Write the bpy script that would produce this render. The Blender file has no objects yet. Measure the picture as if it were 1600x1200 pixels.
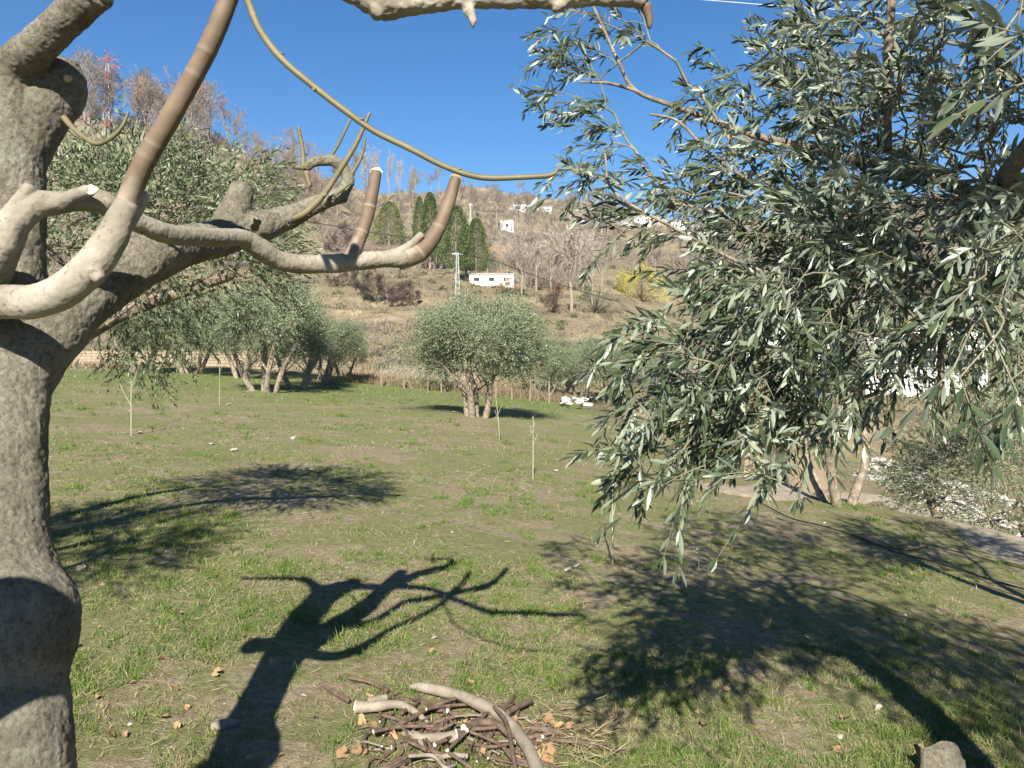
import bpy, math, random
import numpy as np
from mathutils import Vector
# ------------------------------------------------------------------ camera, world, sun
F = 1240.0; CZ = 1.65; HOR = 520.0            # focal length in photo pixels, eye height, row of the horizon
scn = bpy.context.scene
cam_d = bpy.data.cameras.new('camera'); cam = bpy.data.objects.new('camera', cam_d)
scn.collection.objects.link(cam); scn.camera = cam
cam.location = (0, 0, CZ); cam.rotation_euler = (math.radians(90), 0, 0)
cam_d.sensor_width = 36; cam_d.lens = 36*F/1600; cam_d.shift_y = -(600-HOR)/1600
cam_d.clip_start = 0.05; cam_d.clip_end = 4000
SUN_EL, SUN_AZ = 37.0, 3.0                     # elevation; shadows fall away from the camera, this many degrees to the right
w = bpy.data.worlds.new('World'); scn.world = w; w.use_nodes = True
nt = w.node_tree; nt.nodes.clear()
sky = nt.nodes.new('ShaderNodeTexSky'); sky.sky_type = 'NISHITA'; sky.sun_disc = False
sky.sun_elevation = math.radians(SUN_EL); sky.sun_rotation = math.radians(180+SUN_AZ)
sky.air_density = 1.0; sky.dust_density = 0.15; sky.ozone_density = 5.0; sky.altitude = 900
bg = nt.nodes.new('ShaderNodeBackground'); bg.inputs[1].default_value = 0.05
wo = nt.nodes.new('ShaderNodeOutputWorld')
hs = nt.nodes.new('ShaderNodeHueSaturation'); hs.inputs['Saturation'].default_value = 1.28; hs.inputs['Value'].default_value = 1.05
nt.links.new(sky.outputs[0], hs.inputs['Color']); nt.links.new(hs.outputs[0], bg.inputs[0]); nt.links.new(bg.outputs[0], wo.inputs[0])
sl = bpy.data.lights.new('sun', 'SUN'); sl.energy = 5.0; sl.angle = math.radians(0.53); sl.color = (1, .95, .86)
so = bpy.data.objects.new('sun', sl); scn.collection.objects.link(so)
_e, _a = math.radians(SUN_EL), math.radians(SUN_AZ)
SUNV = Vector((math.sin(_a)*math.cos(_e), math.cos(_a)*math.cos(_e), -math.sin(_e)))
so.rotation_euler = SUNV.to_track_quat('-Z', 'Y').to_euler(); so.location = (-3, -20, 20)
scn.view_settings.view_transform = 'Standard'; scn.view_settings.look = 'None'
scn.view_settings.exposure = 1.38; scn.view_settings.gamma = 1; scn.view_settings.use_curve_mapping = False
scn.cycles.max_bounces = 6; scn.cycles.diffuse_bounces = 2; scn.cycles.transparent_max_bounces = 8

# ------------------------------------------------------------------ helpers
RG = np.random.default_rng(11)
COL = scn.collection
def hash2(ix, iy, s):
    n = (ix.astype(np.int64)*374761393 + iy.astype(np.int64)*668265263 + s*1274126177) & 0x7fffffff
    n = ((n ^ (n >> 13))*1274126177) & 0x7fffffff
    return ((n ^ (n >> 16)) & 0xffff)/65535.0
def vnoise(x, y, s=0):
    x = np.asarray(x, float); y = np.asarray(y, float)
    ix = np.floor(x); iy = np.floor(y); fx = x-ix; fy = y-iy
    fx = fx*fx*(3-2*fx); fy = fy*fy*(3-2*fy)
    a = hash2(ix, iy, s); b = hash2(ix+1, iy, s); c = hash2(ix, iy+1, s); d = hash2(ix+1, iy+1, s)
    return (a*(1-fx)+b*fx)*(1-fy)+(c*(1-fx)+d*fx)*fy
def fbm(x, y, s=0, o=4):
    t = 0; a = 0.5
    for k in range(o):
        t = t + a*(vnoise(x, y, s+k)-.5); x = np.asarray(x)*2.03; y = np.asarray(y)*2.03; a *= .5
    return t
def sstep(a, b, x):
    t = np.clip((x-a)/(b-a), 0, 1); return t*t*(3-2*t)
def unit(v):
    return v/np.maximum(np.linalg.norm(v, axis=-1, keepdims=True), 1e-9)
def W(px, py, d):
    """world point seen at photo pixel (px,py) at depth d"""
    return np.array([(px-800)/F*d, d, CZ-(py-HOR)/F*d])

# far terrain: rows (photo) at which the slope stands, by column and distance
PXC = np.array([-600, 0, 300, 450, 600, 750, 900, 1100, 1300, 1500, 2100.])
DD = np.log(np.array([36, 45, 60, 90, 130, 200, 300, 450, 700, 1400.]))
ROWS = np.array([
 [590, 578, 575, 560, 540, 480, 360, 160, 190, 330],
 [584, 574, 560, 510, 440, 350, 175, 160, 230, 360],
 [584, 570, 545, 488, 415, 330, 212, 215, 260, 380],
 [592, 574, 548, 488, 425, 370, 285, 268, 300, 400],
 [603, 590, 552, 492, 440, 402, 350, 305, 330, 420],
 [612, 598, 556, 494, 447, 410, 362, 298, 322, 420],
 [624, 606, 562, 500, 455, 420, 376, 318, 335, 430],
 [640, 622, 585, 530, 486, 446, 398, 352, 365, 440],
 [650, 640, 600, 540, 490, 445, 385, 335, 350, 430],
 [655, 640, 605, 535, 475, 425, 360, 300, 320, 420],
 [655, 640, 600, 520, 455, 390, 310, 250, 290, 400]], float)
def plane(x, y):
    k = .0775 + .0125*np.tanh(x/3.0)
    z = -.035*y - k*x
    z = z + .10*fbm(x/2.6, y/2.6, 3, 3) + .035*fbm(x/.5, y/.5, 9, 3)
    # lower terrace beyond the rubble on the right
    s = sstep(0.2, 2.6, (x-5.2)*.62+(y-11.2)*.40)*sstep(3.5, 6, x)
    return z - 1.3*s
def H(x, y):
    x = np.asarray(x, float); y = np.asarray(y, float)
    x, y = np.broadcast_arrays(x, y)
    yy = np.maximum(y, 1.0); p = np.clip(x/np.maximum(yy, 6)*F+800, -600, 2100); ld = np.log(np.clip(yy, 36, 1400))
    i = np.clip(np.searchsorted(PXC, p)-1, 0, len(PXC)-2); j = np.clip(np.searchsorted(DD, ld)-1, 0, len(DD)-2)
    a = (p-PXC[i])/(PXC[i+1]-PXC[i]); a = a*a*(3-2*a); b = (ld-DD[j])/(DD[j+1]-DD[j])
    r = (ROWS[i, j]*(1-a)+ROWS[i+1, j]*a)*(1-b)+(ROWS[i, j+1]*(1-a)+ROWS[i+1, j+1]*a)*b
    z = CZ-(r-HOR)/F*np.clip(yy, 36, 1400)
    far = sstep(45, 90, yy)
    z = z + far*(yy/100)*(2.2*fbm(x/22, y/22, 21, 3)+.7*fbm(x/5, y/5, 5, 2)) + (1-far)*.3*fbm(x/4, y/4, 4, 3)
    # terraces in the slope
    tz = 2.2; q = z/tz; fr = q-np.floor(q)
    z = z + sstep(60, 80, yy)*(1-sstep(170, 240, yy))*0.7*(np.floor(q)+sstep(.55, .95, fr)-q)*tz
    m = sstep(33, 39, yy)
    return plane(x, np.clip(y, -30, 39))*(1-m)+z*m
def gp(px, py, lift=0.0):
    """point of the ground seen at a photo pixel"""
    d = np.geomspace(1.5, 1200, 1500)
    x = (px-800)/F*d; z = CZ-(py-HOR)/F*d; h = H(x, d)
    k = np.argmax(z < h)
    if z[k] >= h[k]: k = len(d)-1
    return np.array([x[k], d[k], h[k]+lift])
def on(x, y, lift=0.0):
    return np.array([x, y, float(H(x, y))+lift])

MATS = {}
class NM:
    def __init__(s, name):
        m = bpy.data.materials.new(name); m.use_nodes = True; s.m = m; s.t = m.node_tree; s.t.nodes.clear()
        s.out = s.n('ShaderNodeOutputMaterial'); s.p = s.n('ShaderNodeBsdfPrincipled')
        s.l(s.p.outputs[0], s.out.inputs[0]); MATS[name] = m
    def n(s, t, **k):
        a = s.t.nodes.new(t)
        for q, v in k.items():
            if hasattr(a, q): setattr(a, q, v)
            else: a.inputs[q].default_value = v
        return a
    def l(s, a, b): s.t.links.new(a, b)
    def noise(s, scale, detail=4, rough=.6, vec=None, dist=0):
        a = s.n('ShaderNodeTexNoise'); a.inputs['Scale'].default_value = scale; a.inputs['Detail'].default_value = detail
        a.inputs['Roughness'].default_value = rough; a.inputs['Distortion'].default_value = dist
        if vec is None: vec = s.coord()
        s.l(vec, a.inputs['Vector']); return a.outputs[0]
    def coord(s, scale=None):
        if not hasattr(s, 'tc'): s.tc = s.n('ShaderNodeTexCoord')
        v = s.tc.outputs['Object']
        if scale:
            mp = s.n('ShaderNodeMapping'); mp.inputs['Scale'].default_value = scale; s.l(v, mp.inputs[0]); v = mp.outputs[0]
        return v
    def ramp(s, fac, stops):
        r = s.n('ShaderNodeValToRGB'); e = r.color_ramp.elements
        while len(e) < len(stops): e.new(.5)
        for q, (p, c) in zip(e, stops): q.position = p; q.color = tuple(c)+(1,) if len(c) == 3 else c
        s.l(fac, r.inputs[0]); return r.outputs[0]
    def mix(s, fac, a, b):
        m = s.n('ShaderNodeMix', data_type='RGBA')
        for v, i in ((fac, 0), (a, 6), (b, 7)):
            if isinstance(v, (int, float)): m.inputs[i].default_value = v
            elif isinstance(v, tuple): m.inputs[i].default_value = tuple(v)+(1,)
            else: s.l(v, m.inputs[i])
        return m.outputs[2]
    def attr(s, name):
        a = s.n('ShaderNodeAttribute'); a.attribute_name = name; return a.outputs['Fac']
    def color(s, c):
        if isinstance(c, tuple): s.p.inputs['Base Color'].default_value = tuple(c)+(1,)
        else: s.l(c, s.p.inputs['Base Color'])
    def rough(s, v): s.p.inputs['Roughness'].default_value = v
    def spec(s, v): s.p.inputs['Specular IOR Level'].default_value = v
    def bump(s, h, strength=.5, dist=.01):
        b = s.n('ShaderNodeBump'); b.inputs['Strength'].default_value = strength; b.inputs['Distance'].default_value = dist
        s.l(h, b.inputs['Height']); s.l(b.outputs[0], s.p.inputs['Normal'])
    def hsum(s, a, ka, b, kb):
        m = s.n('ShaderNodeMath', operation='MULTIPLY'); s.l(a, m.inputs[0]); m.inputs[1].default_value = ka
        q = s.n('ShaderNodeMath', operation='MULTIPLY_ADD'); s.l(b, q.inputs[0]); q.inputs[1].default_value = kb; s.l(m.outputs[0], q.inputs[2])
        return q.outputs[0]

def simple(name, c1, c2, scale=8, rough=.8, bump=.3, bscale=30, bd=.01):
    m = NM(name); n = m.noise(scale, 5, .65); m.color(m.ramp(n, [(.32, c1), (.68, c2)])); m.rough(rough); m.spec(.25)
    if bump: m.bump(m.noise(bscale, 5, .7), bump, bd)
    return m.m

def link(o, parent=None):
    COL.objects.link(o)
    if parent is not None: o.parent = parent
    return o
def tag(o, label=None, cat=None, group=None, kind=None):
    if label: o['label'] = label
    if cat: o['category'] = cat
    if group: o['group'] = group
    if kind: o['kind'] = kind
    return o
def thing(name, loc, label, cat, group=None, rz=0):
    o = bpy.data.objects.new(name, None); o.empty_display_size = .2; link(o)
    o.location = tuple(float(v) for v in loc); o.rotation_euler = (0, 0, rz); return tag(o, label, cat, group)
class MB:
    """collects vertices and polygons (numpy) for one mesh"""
    def __init__(s): s.v = []; s.f = []; s.n = 0; s.a = []
    def add(s, v, faces, a=None):
        v = np.asarray(v, float).reshape(-1, 3); s.v.append(v)
        for f in faces: s.f.append(np.asarray(f, np.int64).reshape(len(f), -1)+s.n)
        s.a.append(np.zeros(len(v)) if a is None else np.broadcast_to(a, len(v)).astype(float)); s.n += len(v)
    def mesh(s, name, smooth=True, origin=(0, 0, 0)):
        v = np.concatenate(s.v)-np.asarray(origin, float); me = bpy.data.meshes.new(name)
        ls = [f.reshape(-1) for f in s.f]; cnt = np.concatenate([np.full(len(f), f.shape[1]) for f in s.f])
        lv = np.concatenate(ls).astype(np.int32)
        me.vertices.add(len(v)); me.vertices.foreach_set('co', v.astype(np.float32).ravel())
        me.loops.add(len(lv)); me.loops.foreach_set('vertex_index', lv)
        me.polygons.add(len(cnt)); st = np.concatenate([[0], np.cumsum(cnt)[:-1]]).astype(np.int32)
        me.polygons.foreach_set('loop_start', st)
        try: me.polygons.foreach_set('loop_total', cnt.astype(np.int32))
        except Exception: pass
        me.polygons.foreach_set('use_smooth', np.full(len(cnt), smooth))
        at = me.attributes.new('rnd', 'FLOAT', 'POINT'); at.data.foreach_set('value', np.concatenate(s.a).astype(np.float32))
        me.update(calc_edges=True); me.validate(); return me
    def build(s, name, mat, parent=None, smooth=True, origin=(0, 0, 0)):
        me = s.mesh(name, smooth, origin); me.materials.append(MATS[mat]); o = bpy.data.objects.new(name, me)
        link(o, parent)
        if parent is None: o.location = tuple(float(q) for q in origin)
        return o
    # --- shapes
    def frusta(s, A, B, ra, rb, k=5, a=None):
        A = np.asarray(A, float); B = np.asarray(B, float); n = len(A)
        if n == 0: return
        ra = np.broadcast_to(ra, n); rb = np.broadcast_to(rb, n)
        d = unit(B-A); up = np.where(np.abs(d[:, 2:3]) < .9, [[0, 0, 1.]], [[1., 0, 0]]); x = unit(np.cross(d, up)); y = np.cross(d, x)
        th = np.arange(k)*2*math.pi/k
        ring = x[:, None]*np.cos(th)[None, :, None]+y[:, None]*np.sin(th)[None, :, None]
        v = np.concatenate([A[:, None]+ring*ra[:, None, None], B[:, None]+ring*rb[:, None, None]], 1)
        base = (np.arange(n)*2*k)[:, None, None]; i = np.arange(k); j = (i+1) % k
        q = np.stack([i, j, j+k, i+k], 1)[None]+base
        s.add(v.reshape(-1, 3), [q.reshape(-1, 4)], None if a is None else np.repeat(np.broadcast_to(a, n), 2*k))
    def tube(s, pts, rad, k=12, step=None, wob=0.0, seed=0, rings=(), cap=True, a=0.0, fade=0.0):
        P, R = smooth_path(np.asarray(pts, float), np.asarray(rad, float), step)
        n = len(P); T = unit(np.gradient(P, axis=0)); x = np.zeros((n, 3))
        u = np.array([0, 0, 1.]) if abs(T[0, 2]) < .9 else np.array([1., 0, 0]); x[0] = unit(np.cross(T[0], u))
        for i in range(1, n): q = x[i-1]-T[i]*np.dot(x[i-1], T[i]); x[i] = unit(q)
        y = np.cross(T, x); th = np.arange(k)*2*math.pi/k
        arc = np.concatenate([[0], np.cumsum(np.linalg.norm(np.diff(P, axis=0), axis=1))])
        av = np.full((n, k), float(a)); RR = R[:, None]*np.ones((1, k))
        for r in rings:
            g = np.exp(-((arc-r*arc[-1])/(R.mean()*.13))**2); RR = RR*(1+.06*g[:, None]); av = np.maximum(av, g[:, None]*(.35+.4*hash2(np.array([int(r*97)]), np.array([seed]), 5)[0]))
        if fade: av = np.maximum(av, np.clip(1-(arc[:, None]+fade*1.6*fbm(np.cos(th)[None]*2+seed, arc[:, None]/R.mean()*.6+np.sin(th)[None]*2, seed, 3))/fade, 0, 1))
        if wob:
            cx = np.cos(th)[None]*1.3; sy = np.sin(th)[None]*1.3; ar = (arc/np.maximum(R.mean(), 1e-3))[:, None]
            RR = RR*(1+wob*2*(fbm(cx+ar*.5+seed*7.3, sy+ar*.33+seed*3.1, seed, 3)))
        v = P[:, None]+(x[:, None]*np.cos(th)[None, :, None]+y[:, None]*np.sin(th)[None, :, None])*RR[..., None]
        i = np.arange(n-1)[:, None]*k; j = np.arange(k)[None]; j2 = (j+1) % k
        q = np.stack([i+j, i+j2, i+k+j2, i+k+j], -1).reshape(-1, 4)
        vv = v.reshape(-1, 3); fs = [q]
        if cap:
            vv = np.concatenate([vv, P[:1]-T[:1]*R[0]*.15, P[-1:]+T[-1:]*R[-1]*.25]); c0 = n*k; c1 = c0+1; jj = np.arange(k); j3 = (jj+1) % k
            fs.append(np.stack([np.full(k, c0), j3, jj], 1)); fs.append(np.stack([np.full(k, c1), (n-1)*k+jj, (n-1)*k+j3], 1))
            av = np.concatenate([av.ravel(), [a, a]])
        s.add(vv, fs, av.ravel()); return P, R
    def box(s, c, size, rz=0, a=None):
        c = np.asarray(c, float); h = np.asarray(size, float)/2
        v = np.array([[i, j, k] for k in (-1, 1) for j in (-1, 1) for i in (-1, 1)], float)*h
        cs, sn = math.cos(rz), math.sin(rz); v = np.stack([v[:, 0]*cs-v[:, 1]*sn, v[:, 0]*sn+v[:, 1]*cs, v[:, 2]], 1)+c
        s.add(v, [[[0, 2, 3, 1], [4, 5, 7, 6], [0, 1, 5, 4], [2, 6, 7, 3], [0, 4, 6, 2], [1, 3, 7, 5]]], a)
def smooth_path(P, R, step=None):
    if len(P) == 2: P = np.array([P[0], (P[0]+P[1])/2, P[1]]); R = np.array([R[0], (R[0]+R[1])/2, R[1]])
    seg = np.linalg.norm(np.diff(P, axis=0), axis=1); step = step or max(seg.sum()/60, 1e-3)
    Q = np.concatenate([[2*P[0]-P[1]], P, [2*P[-1]-P[-2]]]); out = []; ro = []
    for i in range(len(P)-1):
        m = max(2, int(round(seg[i]/step))); t = np.linspace(0, 1, m, endpoint=False)[:, None]
        p0, p1, p2, p3 = Q[i:i+4]
        out.append(.5*((2*p1)+(-p0+p2)*t+(2*p0-5*p1+4*p2-p3)*t*t+(-p0+3*p1-3*p2+p3)*t**3))
        tt = t[:, 0]; tt = tt*tt*(3-2*tt); ro.append(R[i]*(1-tt)+R[i+1]*tt)
    out.append(P[-1:]); ro.append(R[-1:]); return np.concatenate(out), np.concatenate(ro)

def rand_unit(n, rg=None):
    rg = rg or RG; v = rg.normal(size=(n, 3)); return unit(v)
def leaves(mb, P, D, N, L, Wd, bend=.2, lod=0, a=None):
    """lanceolate leaves from base points P along D with normals N"""
    n = len(P)
    if n == 0: return
    D = unit(D); N = unit(N-D*np.sum(N*D, 1, keepdims=True)); S = np.cross(D, N)
    L = np.broadcast_to(L, n)[:, None]; Wd = np.broadcast_to(Wd, n)[:, None]; bend = np.broadcast_to(bend, n)[:, None]
    if lod == 2: tm = [(0, 0, 0), (.5, -.5, 0), (1, 0, 0), (.5, .5, 0)]; fs = [[0, 1, 2, 3]]
    elif lod == 1:
        tm = [(0, 0, 0), (.3, -.43, 0), (.3, .43, 0), (.7, -.42, 0), (.7, .42, 0), (1, 0, 0)]; fs = None
        tri = [[0, 1, 2], [3, 5, 4]]; quad = [[1, 3, 4, 2]]
    else:
        tm = [(0, 0, 0)]
        for t, h in ((.12, .18), (.35, .46), (.6, .5), (.84, .28)): tm += [(t, -h, .1*h), (t, 0, -.12*h), (t, h, .1*h)]
        tm.append((1, 0, 0)); tri = [[0, 1, 2], [0, 2, 3], [10, 13, 11], [11, 13, 12]]; quad = []
        for k in (1, 4, 7): quad += [[k, k+3, k+4, k+1], [k+1, k+4, k+5, k+2]]
    m = len(tm); V = np.zeros((n, m, 3))
    for i, (t, sx, z) in enumerate(tm): V[:, i] = P+D*L*t*(1-.12*bend*t)+S*Wd*sx+N*(Wd*z-bend*L*t*t)
    base = (np.arange(n)*m)[:, None, None]
    A = None if a is None else np.repeat(a, m)
    if lod == 2: mb.add(V, [(np.array(fs)[None]+base).reshape(-1, 4)], A)
    else: mb.add(V, [(np.array(tri)[None]+base).reshape(-1, 3), (np.array(quad)[None]+base).reshape(-1, 4)], A)
def sprays(lm, sm, B, D, L, pairs=8, leafL=.058, leafW=.0115, lod=0, droop=.35, stem_r=.0014, rg=None, spread=.85):
    """olive shoots: stems with opposite leaf pairs; lm collects leaves, sm stems"""
    rg = rg or RG; n = len(B); L = np.broadcast_to(L, n).astype(float); D = unit(D)
    g = np.zeros((n, 3)); g[:, 2] = -1; crv = g*droop*rg.uniform(.2, 1.3, (n, 1))+rand_unit(n, rg)*.22
    def pt(t): return B+(D*t+crv*t*t)*L[:, None]
    K = 4 if lod == 0 else (2 if lod == 1 else 1); pr = pt(0)
    if sm is not None:
        for k in range(K):
            q = pt((k+1)/K); sm.frusta(pr, q, stem_r*(1.15-k/K*.8), stem_r*(1.15-(k+1)/K*.8), 3 if lod else 4, .1); pr = q
    ang0 = rg.uniform(0, math.pi, n); tl = rg.uniform(0, 1, n)
    for k in range(pairs):
        t = .08+.9*(k+.5*rg.uniform(size=n))/pairs; t = t[:, None] if t.ndim == 1 else t
        p = B+(D*t+crv*t*t)*L[:, None]; T = unit(D+2*crv*t)
        up = np.where(np.abs(T[:, 2:3]) < .9, [[0, 0, 1.]], [[1., 0, 0]]); X = unit(np.cross(T, up)); Y = np.cross(T, X)
        an = ang0+k*math.pi/2+rg.normal(0, .3, n)
        for sgn in (1, -1):
            keep = rg.uniform(size=n) < .93
            side = (X*np.cos(an)[:, None]+Y*np.sin(an)[:, None])*sgn
            op = rg.normal(spread, .22, n)*(1-.35*t[:, 0]); op = op[:, None]
            d = T*np.cos(op)+side*np.sin(op)+rand_unit(n, rg)*.16+g*.06
            nn = T*np.sin(op)-side*np.cos(op); nn = -nn*1.0+rand_unit(n, rg)*.55+np.array([0, 0, .25])
            sz = leafL*rg.uniform(.65, 1.2, n)*(1-.35*np.abs(t[:, 0]-.45))
            leaves(lm, p[keep], d[keep], nn[keep], sz[keep], (leafW*rg.uniform(.8, 1.2, n))[keep], rg.uniform(-.05, .28, n)[keep], lod,
                   np.clip(tl*.6+rg.uniform(0, .4, n), 0, 1)[keep])
def grow(root, tips, rtip=.003, power=.45, bias=.45, rg=None, sag=.06):
    """skeleton joining every tip to the root nodes; returns edge arrays"""
    rg = rg or RG; nodes = [np.asarray(p, float) for p in root]; par = [-1]+list(range(len(root)-1)); path = [0.0]
    for i in range(1, len(root)): path.append(path[-1]+np.linalg.norm(nodes[i]-nodes[i-1]))
    cap = len(root)+3*len(tips); N = np.zeros((cap, 3)); PL = np.zeros(cap); k = len(root); N[:k] = nodes; PL[:k] = path
    lo = max(0, len(root)//2-1)
    order = np.argsort(np.linalg.norm(tips-N[k-1], axis=1)); tipnode = np.zeros(len(tips), int)
    for t in order:
        p = tips[t]; d = np.linalg.norm(N[lo:k]-p, axis=1); c = d+bias*PL[lo:k]; j = lo+int(np.argmin(c)); dj = d[j-lo]
        prev = j
        for q in (.35, .7):
            m = N[j]*(1-q)+p*q+rg.normal(0, .06, 3)*dj; m[2] += sag*dj*math.sin(q*math.pi)
            N[k] = m; PL[k] = PL[prev]+np.linalg.norm(m-N[prev]); par.append(prev); prev = k; k += 1
        N[k] = p; PL[k] = PL[prev]+np.linalg.norm(p-N[prev]); par.append(prev); tipnode[t] = k; k += 1
    cnt = np.zeros(k); cnt[tipnode] = 1
    for i in range(k-1, 0, -1):
        if par[i] >= 0: cnt[par[i]] += cnt[i]
    r = rtip*np.maximum(cnt, 1)**power; par = np.array(par)
    idx = np.arange(1, k); return N[:k], par, r, idx, tipnode
def edges_to(mb, N, par, r, idx, kf=lambda c: 5):
    A = N[par[idx]]; B = N[idx]; ra = np.minimum(r[par[idx]], r[idx]*1.5); rb = r[idx]
    big = rb > .012
    mb.frusta(A[big], B[big]+unit(B[big]-A[big])*rb[big, None]*.25, ra[big], rb[big], 8)
    mb.frusta(A[~big], B[~big], ra[~big], rb[~big], 4)

# ------------------------------------------------------------------ materials
def leaf_mat(name, top1, top2, und1, und2, rough=.42, trans=.12, spec=.4):
    m = NM(name); r = m.attr('rnd'); geo = m.n('ShaderNodeNewGeometry')
    a = m.mix(r, top1, top2); b = m.mix(r, und1, und2); c = m.mix(geo.outputs['Backfacing'], b, a); m.color(c)
    m.rough(rough); m.spec(spec)
    tr = m.n('ShaderNodeBsdfTranslucent'); m.l(c, tr.inputs[0]); mx = m.n('ShaderNodeMixShader'); mx.inputs[0].default_value = trans
    m.l(m.p.outputs[0], mx.inputs[1]); m.l(tr.outputs[0], mx.inputs[2]); m.l(mx.outputs[0], m.out.inputs[0]); return m.m
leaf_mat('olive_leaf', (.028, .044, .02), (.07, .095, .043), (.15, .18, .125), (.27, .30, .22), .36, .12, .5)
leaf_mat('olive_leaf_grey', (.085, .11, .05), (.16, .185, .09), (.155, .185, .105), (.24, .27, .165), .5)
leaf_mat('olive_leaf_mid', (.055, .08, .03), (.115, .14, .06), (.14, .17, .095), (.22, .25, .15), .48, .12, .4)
leaf_mat('olive_leaf_young', (.13, .19, .05), (.20, .27, .08), (.22, .27, .15), (.28, .33, .18), .4)
leaf_mat('conifer_needles', (.05, .085, .018), (.16, .20, .05), (.05, .08, .02), (.12, .15, .05), .7, .15)
leaf_mat('pine_needles', (.09, .12, .022), (.19, .20, .045), (.09, .12, .03), (.17, .19, .05), .7, .1)
leaf_mat('yellow_blossom', (.42, .36, .02), (.75, .62, .03), (.10, .13, .03), (.5, .42, .03), .7, .2)
leaf_mat('shrub_leaf', (.04, .055, .02), (.10, .11, .045), (.06, .07, .03), (.12, .12, .05), .7, .1)
leaf_mat('rust_leaf', (.19, .09, .03), (.30, .17, .06), (.19, .09, .03), (.32, .2, .08), .8, .2)
leaf_mat('dead_leaf', (.17, .085, .035), (.34, .21, .10), (.22, .13, .065), (.38, .25, .13), .8, .2, .2)
leaf_mat('grass_blade', (.08, .15, .02), (.31, .255, .135), (.08, .15, .02), (.31, .255, .135), .65, .25, .2)
leaf_mat('straw', (.17, .13, .075), (.32, .265, .155), (.17, .13, .075), (.32, .265, .155), .8, .2, .2)
leaf_mat('reed', (.10, .075, .04), (.27, .215, .135), (.10, .075, .04), (.27, .215, .135), .9, .1, .1)
leaf_mat('twigs_brown', (.12, .097, .075), (.25, .205, .16), (.12, .097, .075), (.25, .205, .16), .95, 0, .1)
leaf_mat('twigs_russet', (.16, .105, .068), (.33, .235, .16), (.16, .105, .068), (.33, .235, .16), .95, 0, .1)
leaf_mat('twigs_pale', (.24, .20, .16), (.42, .37, .31), (.24, .20, .16), (.42, .37, .31), .95, 0, .1)
leaf_mat('twigs_dark', (.06, .045, .035), (.13, .095, .08), (.06, .045, .035), (.13, .095, .08), .95, 0, .1)

m = NM('fig_bark'); n1 = m.noise(7, 6, .7); n2 = m.noise(75, 6, .8); vo = m.n('ShaderNodeTexVoronoi'); vo.inputs['Scale'].default_value = 70
vo.feature = 'F1'; m.l(m.coord((1, 1, .6)), vo.inputs['Vector'])
c = m.ramp(n1, [(.3, (.125, .108, .08)), (.5, (.215, .19, .142)), (.72, (.33, .30, .235))])
c2 = m.ramp(n2, [(.38, (.22, .18, .14)), (.52, (1, 1, 1))]); mm = m.n('ShaderNodeMix', data_type='RGBA', blend_type='MULTIPLY')
mm.inputs[0].default_value = .6; m.l(c, mm.inputs[6]); m.l(c2, mm.inputs[7]); li = m.noise(3.1, 5, .7)
m.color(m.mix(m.ramp(li, [(.55, (0, 0, 0)), (.66, (.6, .6, .6))]), mm.outputs[2], (.33, .335, .25))); m.rough(.92); m.spec(.15)
m.bump(m.hsum(n2, 1.3, vo.outputs['Distance'], .6), 1.0, .010)
m = NM('fig_limb_bark'); n1 = m.noise(5, 6, .65); n2 = m.noise(60, 5, .7, m.coord((1, 1, 1)))
c = m.ramp(n1, [(.3, (.14, .12, .088)), (.5, (.235, .205, .158)), (.72, (.37, .335, .275))])
m.color(m.mix(m.ramp(n2, [(.56, (0, 0, 0)), (.66, (.75, .75, .75))]), c, (.10, .085, .06))); m.rough(.75); m.spec(.25)
m.bump(m.hsum(m.noise(90, 4, .6), .5, m.noise(14, 4, .6), 1.2), .35, .006)
m = NM('fig_shoot_bark'); r = m.attr('rnd'); n1 = m.noise(9, 5, .6)
c = m.ramp(n1, [(.3, (.085, .057, .037)), (.7, (.175, .125, .082))])
m.color(m.mix(r, c, (.28, .235, .175))); m.rough(.65); m.spec(.3); m.bump(m.noise(120, 4, .7), .25, .003)
m = NM('fig_green_shoot'); r = m.attr('rnd'); n1 = m.noise(9, 5, .6)
m.color(m.mix(r, m.ramp(n1, [(.3, (.095, .08, .035)), (.7, (.17, .145, .08))]), (.22, .17, .09))); m.rough(.55); m.spec(.3)
simple('cut_wood', (.62, .52, .36), (.80, .74, .60), 20, .8, .3, 60, .003)
simple('old_cut_wood', (.34, .20, .09), (.50, .36, .2), 20, .85, .4, 60, .005)
simple('olive_bark', (.11, .085, .06), (.33, .27, .20), 14, .9, .9, 40, .02)
simple('olive_twig', (.10, .095, .06), (.22, .205, .14), 10, .8, 0)
simple('sapling_bark', (.22, .20, .13), (.36, .33, .23), 12, .8, .2)
simple('stick_brown', (.05, .034, .025), (.145, .10, .072), 22, .8, .6, 60, .004)
simple('weathered_wood', (.09, .075, .055), (.20, .17, .13), 30, .9, .8, 70, .006)
simple('stick_grey', (.14, .115, .085), (.27, .23, .175), 16, .85, .6, 50, .005)
simple('pale_stone', (.22, .19, .15), (.42, .38, .31), 18, .9, .5, 40, .008)
simple('outcrop_rock', (.22, .20, .17), (.46, .43, .38), .25, .95, .8, .8, .3)
simple('white_rock', (.26, .24, .205), (.52, .49, .44), 6, .9, .6, 20, .02)
simple('gravel', (.20, .16, .11), (.38, .32, .24), 7, .95, .9, 60, .02)
simple('whitewash', (.74, .73, .70), (.84, .83, .81), 1.5, .9, .1)
simple('tan_render', (.34, .25, .15), (.46, .36, .23), 2, .9, .4)
simple('orange_render', (.30, .17, .08), (.40, .25, .13), 1, .9, .1)
simple('roof_grey', (.24, .23, .21), (.36, .34, .31), 1.5, .9, .1)
simple('roof_clay', (.28, .15, .09), (.40, .25, .16), 2, .9, .1)
simple('window_glass', (.02, .025, .03), (.05, .055, .06), 2, .25, 0)
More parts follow.
